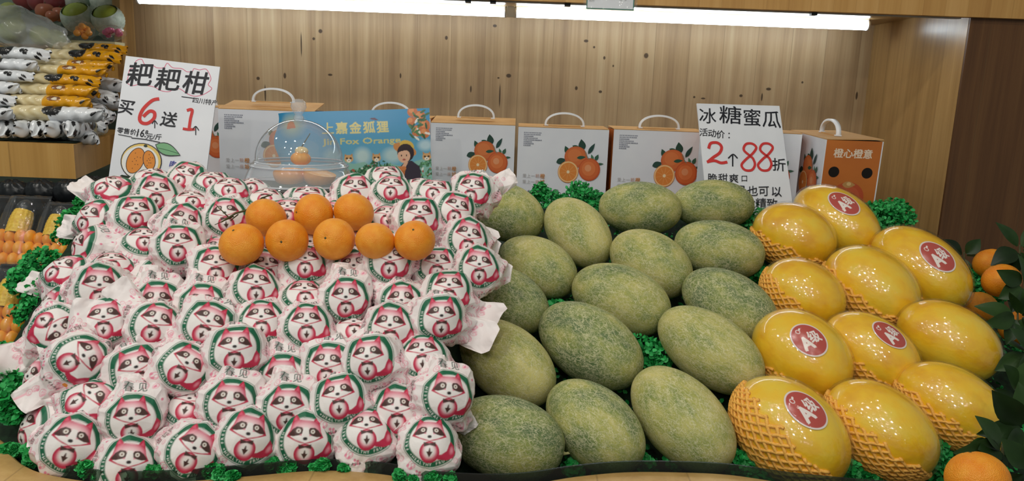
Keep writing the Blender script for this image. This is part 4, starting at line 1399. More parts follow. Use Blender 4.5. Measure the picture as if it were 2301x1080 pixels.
def melon_mesh(seed):
    rg = random.Random(seed)
    ph = [rg.uniform(0, 6) for _ in range(4)]
    mb = MB(); n, m = 64, 48
    P = np.zeros((n, m + 1, 3))
    for i in range(n):
        l = 2 * pi * i / n
        for j in range(m + 1):
            t = pi * j / m
            r = sin(t) ** .94 * (1 + .012 * cos(3 * l + ph[0]) + .01 * cos(2 * l + ph[1]))
            e = max(0, -cos(t)) * .05
            P[i, j] = (cos(t) * (1 - .012 * (abs(cos(t)) ** 40)), r * cos(l) * (1 - e), r * sin(l) * (1 - e))
    mb.grid(P, M['green_melon'], True, True)
    return mb


gm = []
for sd in range(3):
    o = melon_mesh(sd).build('netted_melon'); gm.append(o.data); bpy.data.objects.remove(o)
sb = MB(); sb.tube([(.985, 0, 0), (1.02, .004, .004), (1.05, .02, .012), (1.075, .045, .015)], [.06, .035, .028, .03], M['melon_stem'], 10)
o = sb.build('stem'); stem_me = o.data; bpy.data.objects.remove(o)
sb = MB(); sb.ell((.988, 0, 0), (.012, .085, .085), M['melon_stem'], 14, 8)
o = sb.build('stem_scar'); scar_me = o.data; bpy.data.objects.remove(o)
GM = [(1137, 983, 134, 92, 15, 0, 1, 'pale green netted melon in the front row beside the paper-wrapped mandarins'),
      (1335, 956, 126, 86, 42, 1, 2, 'grey-green netted melon with a yellow patch, middle of the front row'),
      (1531, 939, 138, 88, 47, 2, 0, 'deep green netted melon in the front row beside the golden melons'),
      (1136, 812, 124, 82, 38, 1, 2, 'dark grey-green netted melon with a round stem scar beside the mandarin heap'),
      (1325, 774, 128, 84, 33, 0, 1, 'large netted melon in the second row, between dark and pale melon'),
      (1594, 784, 130, 78, 35, 2, 0, 'pale streaked netted melon in the second row beside the golden melons'),
      (1135, 672, 104, 70, 28, 0, 0, 'smooth olive netted melon touching the wrapped mandarins, third row'),
      (1394, 672, 115, 76, 22, 1, 1, 'yellow-green netted melon with a small stem, middle of the third row'),
      (1637, 684, 112, 72, 30, 2, 0, 'beige netted melon in the third row beside the golden melons'),
      (1206, 600, 94, 66, 25, 2, 0, 'green netted melon at the left of the fourth row'),
      (1461, 591, 98, 70, 30, 1, 0, 'pale tan netted melon at the middle of the fourth row'),
      (1615, 561, 101, 66, 12, 0, 0, 'wide green netted melon in front of the melon price sign'),
      (1136, 477, 90, 64, 22, 1, 2, 'dark grey netted melon at the left end of the back row'),
      (1297, 521, 90, 64, 48, 2, 0, 'steeply tilted netted melon in the back row by the green leaves'),
      (1438, 468, 93, 60, 4, 0, 0, 'pale green netted melon lying level in the back row'),
      (1602, 460, 90, 56, 2, 1, 0, 'netted melon hiding the foot of the melon price sign')]
for (x, y, a, b, an, v, st, lab) in GM:
    o = bpy.data.objects.new('netted_melon', gm[v]); link(o)
    ellipsoid(o, x, y, a, b, an, 0.0)
    tag(o, lab, 'melon', 'green netted melons')
    if st == 1:
        link(bpy.data.objects.new('stem', stem_me), o)
    elif st == 2:
        link(bpy.data.objects.new('stem_scar', scar_me), o)

# golden melons in foam nets and cling film
mb = MB()
P = np.zeros((72, 49, 3))
for i in range(72):
    l = 2 * pi * i / 72
    for j in range(49):
        t = pi * j / 48; r = sin(t) ** .96
        P[i, j] = (cos(t), r * cos(l), r * sin(l))
mb.grid(P, M['yellow_melon'], True, True)
o = mb.build('golden_melon'); ym = o.data; bpy.data.objects.remove(o)


def film_mesh(seed):
    rg = random.Random(seed)
    ph = [rg.uniform(0, 6) for _ in range(6)]
    mb = MB(); P = np.zeros((96, 57, 3))
    for i in range(96):
        l = 2 * pi * i / 96
        for j in range(57):
            t = pi * j / 56; r = sin(t)
            k = 1.045 + .003 * sin(7 * l + 3 * t + ph[0]) + .002 * sin(11 * t - 4 * l + ph[1])
            P[i, j] = (cos(t) * k, r * cos(l) * k, r * sin(l) * k)
    mb.grid(P, M['film'], True, True)
    return mb


fms = []
for sd in (1, 2, 3):
    o = film_mesh(sd).build('cling_film'); fms.append(o.data); bpy.data.objects.remove(o)


def net_mesh(cut, tilt, seed):
    """diamond net round the lower side: strands crossing on the rind where it lies below the cut"""
    rg = random.Random(seed)
    mb = MB()
    ns = 30

    def keep(p):
        return p[1] * cos(tilt) + p[0] * sin(tilt) * .6 + p[2] * .12 < cut + .05 * sin(9 * p[0]) + .03 * sin(23 * p[0] + seed)
    for sg in (-1, 1):
        for i in range(ns):
            l0 = 2 * pi * i / ns
            run = []
            for q in range(61):
                t = .12 + (pi - .24) * q / 60
                l = l0 + sg * (t - pi / 2) * .95 + .02 * rg.uniform(-1, 1)
                k = 1.018 + .010 * sin(q * 2.1 + (0 if sg > 0 else pi))
                p = np.array([cos(t) * k, sin(t) ** .96 * cos(l) * k, sin(t) ** .96 * sin(l) * k])
                if keep(p):
                    run.append(p)
                else:
                    if len(run) > 2:
                        mb.tube(run, .034, M['net'], 6)
                    run = []
            if len(run) > 2:
                mb.tube(run, .034, M['net'], 6)
    return mb


cv = Canvas(-1.1, -1.1, 1.1, 1.1, 300, '#e6d9d2')
cv.ell(0, 0, .92, .92, '#b84a3f')
cv.text('A', -.28, -.15, 1.0, '#efe3dc', rot=0, bold=.05); cv.text('级', .36, .05, .72, '#efe3dc', rot=0, bold=.03)
cv.ell(-.28, .58, .13, .13, '#efe3dc', ring=.3); cv.ell(-.1, .68, .09, .05, '#efe3dc', rot=30)
cv.shrink(3)
n = 91
U, V = np.meshgrid(np.linspace(-1, 1, n), np.linspace(-1, 1, n), indexing='ij')
r_ = np.maximum(abs(U), abs(V)); dd = np.sqrt(U * U + V * V) + 1e-9
X_, Y_ = U / dd * r_, V / dd * r_
colr = cv.read(X_, Y_)
RS = .36
Pq = np.stack([np.sin(r_ * RS) * X_ / (r_ + 1e-9), np.sin(r_ * RS) * Y_ / (r_ + 1e-9), np.cos(r_ * RS)], -1) * 1.026
st_me = grid_mesh('sticker', Pq, colr, M['sticker'])
YM = [(1773, 968, 142, 103, 42, -.12, .25, (1812, 918), 'golden melon with a round red sticker in front, nearest the rim beside the green melons'),
      (1977, 963, 130, 92, 38, -.22, .1, None, 'golden melon in a foam net, middle of the front row, no sticker'),
      (2138, 912, 122, 84, 32, -.30, .0, None, 'golden melon in a foam net beside the dark citrus leaves, front row'),
      (1800, 797, 118, 90, 40, -.72, -.35, (1818, 762), 'golden melon with a fully visible red sticker, left of second row'),
      (1955, 792, 112, 78, 35, -.42, .1, (2000, 750), 'golden melon with a red sticker at its right shoulder, middle of the second row'),
      (2130, 765, 112, 80, 30, -.9, .0, None, 'bare-looking glossy golden melon at the right of the second row'),
      (1803, 661, 96, 74, 32, -.25, .4, None, 'small golden melon with a net on its left, beside a beige melon'),
      (1955, 645, 110, 82, 36, -.35, .1, None, 'golden melon at the centre of the third row, net below'),
      (2066, 602, 118, 76, 38, -.55, .2, (2108, 575), 'dull film-wrapped golden melon with a red sticker at the right of the back'),
      (1783, 532, 94, 72, 24, -.40, .1, None, 'golden melon in front of the topmost one, shiny and without sticker'),
      (1877, 497, 104, 68, 35, -.95, .0, (1897, 455), 'topmost golden melon with a red sticker, in front of the orange-sided box')]
for i, (x, y, a, b, an, cut, tl, stk, lab) in enumerate(YM):
    o = bpy.data.objects.new('golden_melon', ym); link(o)
    C, aa, bb = ellipsoid(o, x, y, a * .98, b * 1.02, an, 0.004)
    tag(o, lab, 'melon', 'golden melons in foam nets')
    net_mesh(cut + .17, tl, i).build('foam_net', o, label='orange foam net')
    link(bpy.data.objects.new('cling_film', fms[i % 3]), o)['label'] = 'glossy clear cling film'
    if stk:
        mi = o.matrix_world.inverted()
        c0 = mi @ Vector(CAM); d0 = (mi.to_3x3() @ Vector(ray(*stk)))
        A_, B_, C_ = d0.dot(d0), 2 * c0.dot(d0), c0.dot(c0) - 1
        disc = max(B_ * B_ - 4 * A_ * C_, 0)
        h = (c0 + d0 * ((-B_ - sqrt(disc)) / (2 * A_))).normalized()
        # upright lettering, rising to the right
        upw = (mi.to_3x3() @ Vector(UP * cos(radians(26)) - RT * sin(radians(26))))
        yv = (upw - h * upw.dot(h)).normalized(); xv = yv.cross(h)
        s = bpy.data.objects.new('sticker', st_me); link(s, o)
        s.matrix_local = Matrix(((xv.x, yv.x, h.x, 0), (xv.y, yv.y, h.y, 0), (xv.z, yv.z, h.z, 0), (0, 0, 0, 1)))
        s['label'] = 'round red sticker with white A级 lettering'

# ------------------------------------------------------------------ loose oranges and leaves at the right
RO = [(2226, 592, 36, 'orange low by the side board, partly behind golden melon and leaves'), (2250, 630, 26, 'small orange peeping between green turf and dark leaves'),
      (2200, 690, 37.5, 'orange touching the golden melons, left of the dark leaves'), (2292, 842, 38, 'orange at the right border, half behind dark leaves'),
      (2298, 898, 30, 'orange just under the half hidden one at the right border'), (2196, 1076, 66, 'large orange in the bottom right corner under green leaves'),
      (2288, 735, 26, 'orange deep inside the dark leaves')]
for (x, y, r_, lab) in RO:
    d = .037 * FOC / max(r_, 36)
    Cc = CAM + ray(x, y) * d
    if r_ < 36:
        Cc = CAM + ray(x, y) * (.037 * FOC / 40)
    add_orange(Cc, .037, (random.uniform(-.5, .5), .4, .8), lab, 'leafy oranges beside the golden melons')


def leaf_blade(mb, base, dirn, nrm, L, w, m, fold=.25, droop=.2):
    dirn = np.asarray(dirn, float) / np.linalg.norm(dirn)
    nrm = np.asarray(nrm, float); nrm = nrm - dirn * np.dot(nrm, dirn); nrm /= np.linalg.norm(nrm) + 1e-9
    sd = np.cross(dirn, nrm)
    P = []
    for t in np.linspace(0, 1, 9):
        c = base + dirn * L * t - nrm * droop * L * t * t
        ww = w * sin(pi * min(1, t * .97 + .02) ** .85)
        P.append([c + sd * ww * s + nrm * abs(s) * ww * fold for s in (-1, -.5, 0, .5, 1)])
    mb.grid(P, m, True)


SPR = [(2290, 560, 1.55, 7), (2300, 640, 1.45, 9), (2285, 710, 1.42, 9), (2312, 790, 1.32, 9), (2285, 880, 1.22, 7), (2305, 960, 1.05, 9), (2250, 1012, 1.02, 7), (2165, 575, 1.75, 5), (2310, 1060, .98, 5)]
LABS = ['topmost dark citrus sprig against the brown board', 'dark citrus sprig in front of the two small oranges', 'dense dark citrus sprig right of the touching orange',
        'dark citrus sprig above the half hidden orange at the border', 'citrus sprig whose tip crosses a golden melon', 'citrus sprig between the border oranges and the corner orange',
        'lighter citrus sprig fanning out above the corner orange', 'small citrus sprig behind the stickered film-wrapped melon', 'low citrus sprig right of the corner orange']
for j, (x, y, d, n) in enumerate(SPR):
    rg = np.random.default_rng(100 + j)
    c = CAM + ray(x, y) * d
    t = empty('citrus_sprig', c - [0, 0, .02], label=LABS[j], cat='leaves', group='dark citrus sprigs at the right border')
    mb = MB(); ang0 = rg.uniform(0, 6)
    for i in range(n):
        a = ang0 + i * 2.4
        v = RT * cos(a) + UP * sin(a) * .9 - FW * rg.uniform(-.1, .5)
        if j == 6:
            v = -RT * rg.uniform(.3, 1) + UP * rg.uniform(-.3, .5) - FW * .2
        nr = -FW * .8 + np.array([0, 0, .5]) + rg.normal(0, .35, 3)
        leaf_blade(mb, np.array([0, 0, .02]) + v * .008, v, nr, rg.uniform(.045, .07), rg.uniform(.014, .021), M['citrus_leaf'], droop=rg.uniform(0, .35))
    mb.build('leaves', t)
    MB().tube([(0, .02, -.03), (.005, 0, .0), (0, 0, .03)], [.003, .0025, .0015], M['stem'], 6).build('twig', t)

# ------------------------------------------------------------------ plastic boxwood
def leafcloud(name, pts, label, size=.0056):
    """little round leaves gathered round the given points"""
    n = len(pts)
    rg = np.random.default_rng(n)
    nr = rg.normal(0, 1, (n, 3)) + np.array([0, -.5, 1.0]); nr /= np.linalg.norm(nr, axis=1)[:, None]
    t = np.cross(nr, rg.normal(0, 1, (n, 3))); t /= np.linalg.norm(t, axis=1)[:, None]
    b = np.cross(nr, t)
    s = size * rg.uniform(.65, 1.25, (n, 1))
    V = [pts - t * s]
    for (u, v, w) in ((-.45, .62, .22), (.35, .66, .25), (1.0, .0, .05), (.35, -.66, .25), (-.45, -.62, .22)):
        V.append(pts + t * s * u + b * s * v + nr * s * w)
    v = np.stack(V, 1).reshape(-1, 3)
    i0 = np.arange(n) * 6
    f = np.concatenate([np.stack([i0, i0 + 1, i0 + 2, i0 + 3], 1), np.stack([i0, i0 + 3, i0 + 4, i0 + 5], 1)])
    me = bpy.data.meshes.new(name)
    me.vertices.add(len(v)); me.vertices.foreach_set('co', v.astype(np.float32).ravel())
    me.loops.add(len(f) * 4); me.loops.foreach_set('vertex_index', f.astype(np.int32).ravel())
    me.polygons.add(len(f)); me.polygons.foreach_set('loop_start', (np.arange(len(f)) * 4).astype(np.int32))
    me.materials.append(M['box_leaf']); me.update(calc_edges=True)
    o = bpy.data.objects.new(name, me); link(o)
    return tag(o, label, 'foliage', kind='stuff')


def clump(x, y, rpx, lift=.03, prof=SLOPE, n=None, F=None):
    C = at(x, y, F) if F else on_profile(x, y, prof, -.07 + lift)
    R_ = rpx * np.dot(C - CAM, FW) / FOC
    n = n or int(70 + 12 * rpx)
    p = RNG.normal(0, 1, (n, 3)); p /= np.linalg.norm(p, axis=1)[:, None]
    p *= R_ * RNG.uniform(.25, 1.0, (n, 1)) ** .5
    # uneven sprays instead of a ball
    for k in range(7):
        d = RNG.normal(0, 1, 3); d /= np.linalg.norm(d)
        a = (p @ d) / R_
        p += d * (np.clip(a - .45, 0, 1) * R_ * RNG.uniform(-.3, .8))[:, None]
    return C + p


pts = []
for (x, y, r_, F) in [(168, 498, 32, 1.50), (155, 530, 22, 1.46), (95, 600, 46, 1.34), (60, 635, 42, 1.31), (105, 655, 36, 1.27), (75, 695, 26, 1.25), (18, 805, 30, 1.12), (15, 860, 36, 1.06), (30, 920, 34, 1.0), (190, 450, 20, 1.55)]:
    pts.append(clump(x, y, r_, F=F))
leafcloud('artificial_boxwood', np.concatenate(pts), 'green plastic boxwood along the left edge of the mandarin heap')
pts = []
for (x, y, r_) in [(45, 1000, 22), (105, 1018, 26), (165, 1035, 24), (220, 1050, 18), (350, 1048, 18), (480, 1048, 20), (590, 1025, 22), (635, 1035, 20), (500, 1058, 16), (740, 1040, 16), (1000, 1062, 18), (900, 1062, 14)]:
    for q in range(3):
        pts.append(clump(x + RNG.uniform(-34, 34), y + RNG.uniform(2, 16), r_ * RNG.uniform(.4, .7), F=float(at_z(x, y + 4, .972)[1]) - .036))
leafcloud('artificial_boxwood', np.concatenate(pts), 'green plastic boxwood along the rim in front of the mandarins')
pts = []
for (x, y, r_, F) in [(1215, 432, 22, 2.02), (1235, 455, 30, 2.0), (1305, 432, 26, 2.04), (1320, 455, 34, 2.0), (1280, 460, 28, 2.0), (1345, 460, 28, 1.98), (1700, 478, 24, 1.92), (1712, 502, 28, 1.85), (1690, 505, 24, 1.85), (1735, 480, 24, 1.95),
                      (1985, 488, 40, 1.9), (2022, 492, 34, 1.9), (1955, 480, 26, 1.95), (2010, 470, 24, 1.95), (2200, 622, 30, 1.7), (2235, 655, 26, 1.6), (2180, 630, 30, 1.7)]:
    pts.append(clump(x, y, r_, F=F))
leafcloud('artificial_boxwood', np.concatenate(pts), 'green plastic boxwood behind the melons in front of the boxes')
pts = []
for (x, y, r_) in [(1455, 800, 34), (1475, 815, 28), (1660, 1045, 34), (1690, 1040, 30), (1725, 1062, 26), (1900, 1062, 30), (1960, 1062, 30), (2090, 1020, 38), (2105, 1052, 34), (1515, 1035, 20), (1290, 1052, 24), (1720, 622, 26),
                   (1250, 690, 20), (1100, 720, 20), (1480, 640, 20), (1230, 560, 20), (2120, 990, 26), (2040, 1055, 24), (1350, 1065, 18), (1840, 1070, 20), (2020, 700, 20), (1700, 1075, 20), (1450, 1040, 18), (1580, 1068, 16)]:
    pts.append(clump(x, y, r_, .02))
# thin cover over the whole melon bed
n = 5200
x = RNG.uniform(-.02, 1.2, n); F = RNG.uniform(.93, 2.05, n)
z = bed_z(x, F) + RNG.uniform(.002, .016, n)
ok = F > front_y(x) + .02
pts.append(np.stack([x, F, z], 1)[ok])
leafcloud('artificial_boxwood', np.concatenate(pts), 'green plastic boxwood mat under and between the melons')

# ------------------------------------------------------------------ neighbour display at the left
sh = empty('side_shelf', (-1.5, 2.1, 1.25), label='thick light wooden shelf with a chamfered corner under the white and yellow pouches', cat='shelf')
corner = at(165, 325, 1.9)
far = at(255, 322, 2.35)
zt, zb_ = corner[2], corner[2] - .088
poly = [(-2.2, 1.9), (corner[0], 1.9), (far[0], 2.35), (-1.1 - .26, 2.6), (-2.2, 2.6)]
v = [(a + 1.5, b - 2.1, zt - 1.25) for a, b in poly] + [(a + 1.5, b - 2.1, zb_ - 1.25) for a, b in poly]
MB().add(v, [(0, 1, 2, 3, 4), (9, 8, 7, 6, 5), (0, 5, 6, 1), (1, 6, 7, 2), (2, 7, 8, 3), (3, 8, 9, 4), (4, 9, 5, 0)], M['shelf']).build('shelf_board', sh)
MB().add([(a + 1.5, b - 2.1, zt - 1.25 + .002) for a, b in ((-2.2, 1.93), (corner[0] - .01, 1.93), (far[0] - .03, 2.34), (-2.2, 2.5))], [(0, 1, 2, 3)], M['turf']).build('turf_mat', sh, label='green mat')

# pouches: clear middle with pale contents, black label, yellow or white printed end
def pouch_mesh(kind, seed):
    rg = np.random.default_rng(seed)
    nu, nv = 130, 48
    u = np.linspace(0, 1, nu); a = np.linspace(0, 2 * pi, nv)
    U, A = np.meshgrid(u, a, indexing='ij')
    L, w, h = 1.0, .125, .085
    body = np.clip(np.minimum(U / .10, (1 - U) / .16), 0, 1); body = np.sin(body * pi / 2) ** .8
    flat_ = np.where(np.minimum(U / .10, (1 - U) / .16) < .25, 1, 0)
    lump = 1 + .05 * np.sin(U * 31 + seed) * np.sin(2 * A + seed) + .04 * np.sin(U * 53 + 2 * A)
    W_ = w * (.72 + .28 * body) * lump; H_ = h * (.06 + .94 * body) * lump
    wr = .02 * np.sin(A * 5 + U * 40) * (1 - body)
    tw = 1.1 * (1 - body) * (1 if seed % 2 else -1)
    Y0 = np.cos(A) * W_ * (.75 + .25 * body); Z0 = np.sin(A) * H_ + wr
    X = (U - .5) * L; Y = Y0 * np.cos(tw) - Z0 * np.sin(tw); Z = Y0 * np.sin(tw) + Z0 * np.cos(tw) + h
    P = np.stack([X, Y, Z], -1)
    c = np.zeros((nu, nv, 3))
    cream = np.array(lin('#cdbb8c')); cream2 = np.array(lin('#e0d3ab'))
    nz = (.5 + .5 * np.sin(U * 47 + np.sin(A * 3) * 2))[..., None]
    c[:] = cream * nz + cream2 * (1 - nz)
    end = np.array(lin('#d99a14' if kind == 'yellow' else '#dfe2e6'))
    pr = U > .47
    c[pr] = end
    c[U < .06] = end
    blk = np.array(lin('#1d1c1c'))
    if kind != 'yellow' or seed % 2:
        lab = (((U - .50) / .10) ** 2 + ((np.sin(A) - .55) / .75) ** 2 < 1) & (np.sin(A) > -.3)
        lab2 = (U > .44) & (U < .58) & (np.sin(A) > 0.1)
        c[lab | lab2] = blk
        gl = (np.sin(U * 260) > .3) & (np.sin(A * 22) > .2) & (U > .47) & (U < .55) & (np.sin(A) > .3)
        c[gl] = lin('#77706a')
    else:
        lab = ((U - .60) / .08) ** 2 + ((np.sin(A) - .6) / .35) ** 2 < 1
        c[lab] = lin('#7a4a20'); c[((U - .61) / .03) ** 2 + ((np.sin(A) - .6) / .2) ** 2 < 1] = lin('#e6dcc4')
    for q in range(9):
        u0 = rg.uniform(.68, .98); a0 = rg.uniform(0, 2 * pi)
        d = ((U - u0) / .028) ** 2 + ((((A - a0 + pi) % (2 * pi)) - pi) / .32) ** 2
        c[d < 1] = blk
    if kind != 'yellow':
        for q in range(3):
            a0 = rg.uniform(.6, 2.4); d = ((U - .12 - .05 * q) / .012) ** 2 + ((A - a0) / .12) ** 2
            c[d < 1] = lin('#5a3f86')
    return grid_mesh('pouch', P, c, M['pouch'])


PM = {('yellow', s): pouch_mesh('yellow', s) for s in (0, 1, 2)}
PM.update({('white', s): pouch_mesh('white', s) for s in (0, 1)})


def pouch(x0, x1, y, F, kind, s, label, h=30, rz=0.0, group='pouches laid lengthwise in the side stack'):
    a = at(x0, y, F); b = at(x1, y, F)
    L = np.linalg.norm(b - a)
    o = bpy.data.objects.new('snack_pouch', PM[(kind, s)]); link(o)
    k = h * np.dot(a - CAM, FW) / FOC / .17
    o.location = ((a[0] + b[0]) / 2, F, a[2] - .085 * k)
    o.scale = (L, k, k); o.rotation_euler = (0, 0, rz)
    return tag(o, label, 'snack pouch', group)


pouch(25, 232, 252, 1.96, 'white', 0, 'white-ended pouch with black label, lowest of the lengthwise stack', 34)
pouch(20, 205, 226, 2.00, 'yellow', 0, 'yellow-ended pouch, just above the white-ended one', 30)
pouch(22, 222, 201, 2.05, 'yellow', 2, 'yellow-ended pouch, third up in the lengthwise stack', 30)
pouch(35, 225, 177, 2.10, 'yellow', 1, 'yellow-ended pouch with black label, fourth up in the stack', 28)
pouch(50, 240, 156, 2.15, 'yellow', 0, 'yellow-ended pouch, fifth up in the stack', 26)
pouch(75, 255, 143, 2.21, 'yellow', 2, 'yellow-ended pouch, sixth up in the stack', 24)
pouch(95, 272, 124, 2.26, 'yellow', 1, 'yellow-ended pouch with a large black label, near the stack top', 30)
pouch(120, 285, 106, 2.33, 'yellow', 1, 'topmost yellow-ended pouch under the pale container', 24)
pouch(-70, 112, 118, 2.14, 'white', 1, 'white-ended pouch at the upper left under the clear bag', 32)
pouch(-90, 85, 142, 2.08, 'white', 0, 'white-ended pouch, second at the left below the clear bag', 28)
pouch(-110, 75, 166, 2.03, 'white', 1, 'white-ended pouch, third at the left below the clear bag', 26)
pouch(-140, 45, 192, 1.99, 'white', 0, 'white-ended pouch at the left border, level with a yellow one', 28)
pouch(-145, 35, 220, 1.95, 'white', 1, 'white-ended pouch at the left border, fifth down', 28)
pouch(-150, 30, 250, 1.92, 'white', 0, 'lowest white-ended pouch at the left border', 30)
# pouches laid end-on in front and others poking out at the right
for j, x in enumerate((12, 44, 76, 106, 145)):
    Cc = at(x, 314, 1.92)
    o = bpy.data.objects.new('snack_pouch', PM[('white', j % 2)]); link(o)
    o.location = (Cc[0], 2.02, Cc[2] + .002); o.rotation_euler = (0, 0, radians(-90 + 3 * (j - 2))); o.scale = (.22, .15, .29)
    tag(o, 'white black-spotted pouch end on the shelf front, %s from the left' % ORD[j], 'snack pouch', 'pouches laid end-on along the shelf front')
for j, (x, y, F, rz) in enumerate(((188, 296, 2.0, 28), (205, 268, 2.06, 24), (215, 238, 2.12, 30), (232, 208, 2.2, 26), (246, 180, 2.28, 22), (236, 250, 2.2, 34), (252, 222, 2.3, 30))):
    Cc = at(x, y, F)
    o = bpy.data.objects.new('snack_pouch', PM[('white', j % 2)]); link(o)
    o.scale = (.22, .2, .24); o.rotation_euler = (0, radians(4), radians(-rz))
    o.location = (Cc[0] - .06, F + .04, Cc[2] - .03)
    tag(o, 'white pouch poking out at the right side of the stack, %s from the shelf' % ORD[j], 'snack pouch', 'pouches poking out right of the stack')

# upper tier: step, fruit in nets, dark apples, bags
zt2 = at(200, 92, 2.5)[2]
up = empty('upper_step', (-1.7, 2.55, zt2 - .12), label='pale upper step holding the netted guavas and dark apples', cat='shelf')
MB().box((-.8, -.12, 0.0), (.345, .3, .10), M['shelf']).build('step_board', up)
MB().add([(-.8, -.02, .101), (.345, -.02, .101), (.345, .62, .46), (-.8, .62, .46)], [(0, 1, 2, 3)], M['wall_far']).build('sloped_board', up)


def netted(x, y, rpx, F, label, cap):
    Cc = at(x, y, F); R_ = rpx * F / FOC
    t = empty('netted_guava', Cc - [0, 0, R_], label=label, cat='fruit', group='pale fruit in white foam nets')
    MB().ell((0, 0, R_), (R_ * .93, R_ * .93, R_ * .95), M['guava'], 24, 16).build('fruit', t)
    mb = MB(); P = []
    z1 = .62 if cap else .97
    for i, l in enumerate(np.linspace(0, 2 * pi, 40, endpoint=False)):
        row = []
        for j, tt in enumerate(np.linspace(0, 1, 16)):
            q = math.acos(z1) + (pi * .9 - math.acos(z1)) * tt
            k = R_ * (1.02 + .03 * ((i + j) % 2))
            d = np.array([sin(q) * cos(l), sin(q) * sin(l), cos(q)])
            if cap:
                Rt = Matrix.Rotation(radians(-38), 3, 'X').inverted(); d = np.array(Rt @ Vector(d)) * 1.0
                d = np.array(Matrix.Rotation(radians(38 + 38), 3, 'X') @ Vector(d)) if False else d
            row.append(d * k + [0, 0, R_])
        P.append(row)
    mb.grid(P, M['foam'], True, True); mb.build('foam_net', t, label='white foam net')


netted(176, 40, 33, 2.5, 'pale guava in a white foam net, its green top bare, left of the two', True)
netted(243, 44, 32, 2.5, 'pale guava in a white foam net beside the board edge, green top bare', True)
netted(165, 4, 30, 2.66, 'white netted fruit at the top, behind the left bare-topped guava', False)
netted(240, 2, 32, 2.68, 'white netted fruit at the top beside the board edge', False)
for (x, y, r_, F, m, lab) in ((60, -4, 28, 2.7, 'apple', 'dark red apple at the top, first from the left'), (92, 2, 27, 2.66, 'apple', 'dark red apple at the top, second from the left'),
                              (126, 6, 24, 2.62, 'apple', 'dark red apple beside the upper netted fruit'), (102, 26, 20, 2.55, 'pale_apple', 'pale red fruit above the clear bag'),
                              (134, 32, 17, 2.52, 'pale_apple', 'pale red fruit with a dimple beside the netted guava'), (117, 36, 13, 2.48, 'pale_apple', 'small pale red fruit at the edge of the clear bag')):
    Cc = at(x, y, F); R_ = r_ * F / FOC
    t = empty('apple', Cc - [0, 0, R_], label=lab, cat='apple', group='reddish fruit behind the clear bag')
    MB().ell((0, 0, R_), (R_, R_, R_ * .92), M[m], 26, 18, lambda d: 1 - .16 * max(0, d[2]) ** 18).build('skin', t)
    MB().tube([(0, 0, R_ * 1.6), (.002, -.002, R_ * 2.0)], .0015, M['stem'], 5).build('stem', t)


def bag(name, C, size, inside, m_in, label, seed, film='bag', r_in=.016):
    t = empty(name, C, label=label, cat='bag')
    rg = np.random.default_rng(seed)
    mb = MB()
    P = []
    ph = rg.uniform(0, 6, 6)
    for l in np.linspace(0, 2 * pi, 60, endpoint=False):
        row = []
        for q in np.linspace(0, pi, 30):
            d = np.array([sin(q) * cos(l), sin(q) * sin(l), cos(q)])
            k = 1 + .10 * sin(5 * d[0] * 2 + ph[0]) * sin(4 * d[2] * 2 + ph[1]) + .06 * abs(sin(8 * l + 3 * q + ph[2])) + .05 * abs(sin(7 * q - 5 * l + ph[3]))
            row.append(d * k * np.asarray(size) + [0, 0, size[2]])
        P.append(row)
    mb.grid(P, M[film], True, True); mb.build('bag_film', t, label='clear plastic film')
    for i in range(inside):
        for tr in range(20):
            d = rg.uniform(-.72, .72, 3)
            if np.linalg.norm(d) < .78:
                break
        MB().ell(d * np.asarray(size) + [0, 0, size[2]], (r_in, r_in * .95, r_in), M[m_in], 16, 10).build('fruit', t)
    return t


fb = bag('clear_fruit_bag', at(40, 112, 2.32), (.135, .07, .060), 8, 'yuzu', 'large cloudy clear bag of pale green fruit lying over the pouches', 1, r_in=.030)
fb.rotation_euler = (0, radians(16), 0)
bag('tomato_bag', at(184, 92, 2.42), (.040, .03, .030), 9, 'fruitlet', 'small clear bag of orange cherry tomatoes below the netted guavas', 2, 'sleeve', .0105)
bag('berry_bag', at(254, 90, 2.42), (.038, .03, .022), 12, 'rose', 'small clear bag of rose pink berries beside the board edge', 3, 'sleeve', .009)
bag('tomato_bag', at(232, 70, 2.50), (.020, .02, .016), 4, 'fruitlet', 'tiny bag with orange fruit between netted guavas and berry bag', 4, 'sleeve', .008)
pcn = at(205, 103, 2.385)
t = empty('pale_container', (pcn[0], pcn[1] + .03, pcn[2]), label='low pale plastic container on top of the yellow pouches', cat='container')
mb = MB(); mb.box((-.075, -.03, 0), (.075, .03, .015), mk_simple('pale_plastic', [(0.3, '#c3bd95'), (0.7, '#d2cda8')], 20, .35)); mb.build('container_body', t)
MB().box((-.078, -.033, .015), (.078, .033, .018), M['sleeve']).build('lid', t)

# wrapped trays of corn and small orange fruit on the dark lower rack
rk = empty('lower_rack', (-1.25, 1.6, .85), label='dark sloping rack under the wooden side shelf', cat='rack')
pA = at(100, 745, 1.30); pB = at(100, 405, 1.95)
zA, zB = pA[2] - .03, pB[2] - .03
MB().add([(x + 1.25, y - 1.6, z - .85) for x, y, z in ((-2.2, 1.1, zA - (zB - zA) / .65 * .2), (-.84, 1.1, zA - (zB - zA) / .65 * .2), (-.98, 1.95, zB), (-2.2, 1.95, zB))], [(0, 1, 2, 3)], M['dark']).build('rack_board', rk)
SLP = atan2(zB - zA, .65)


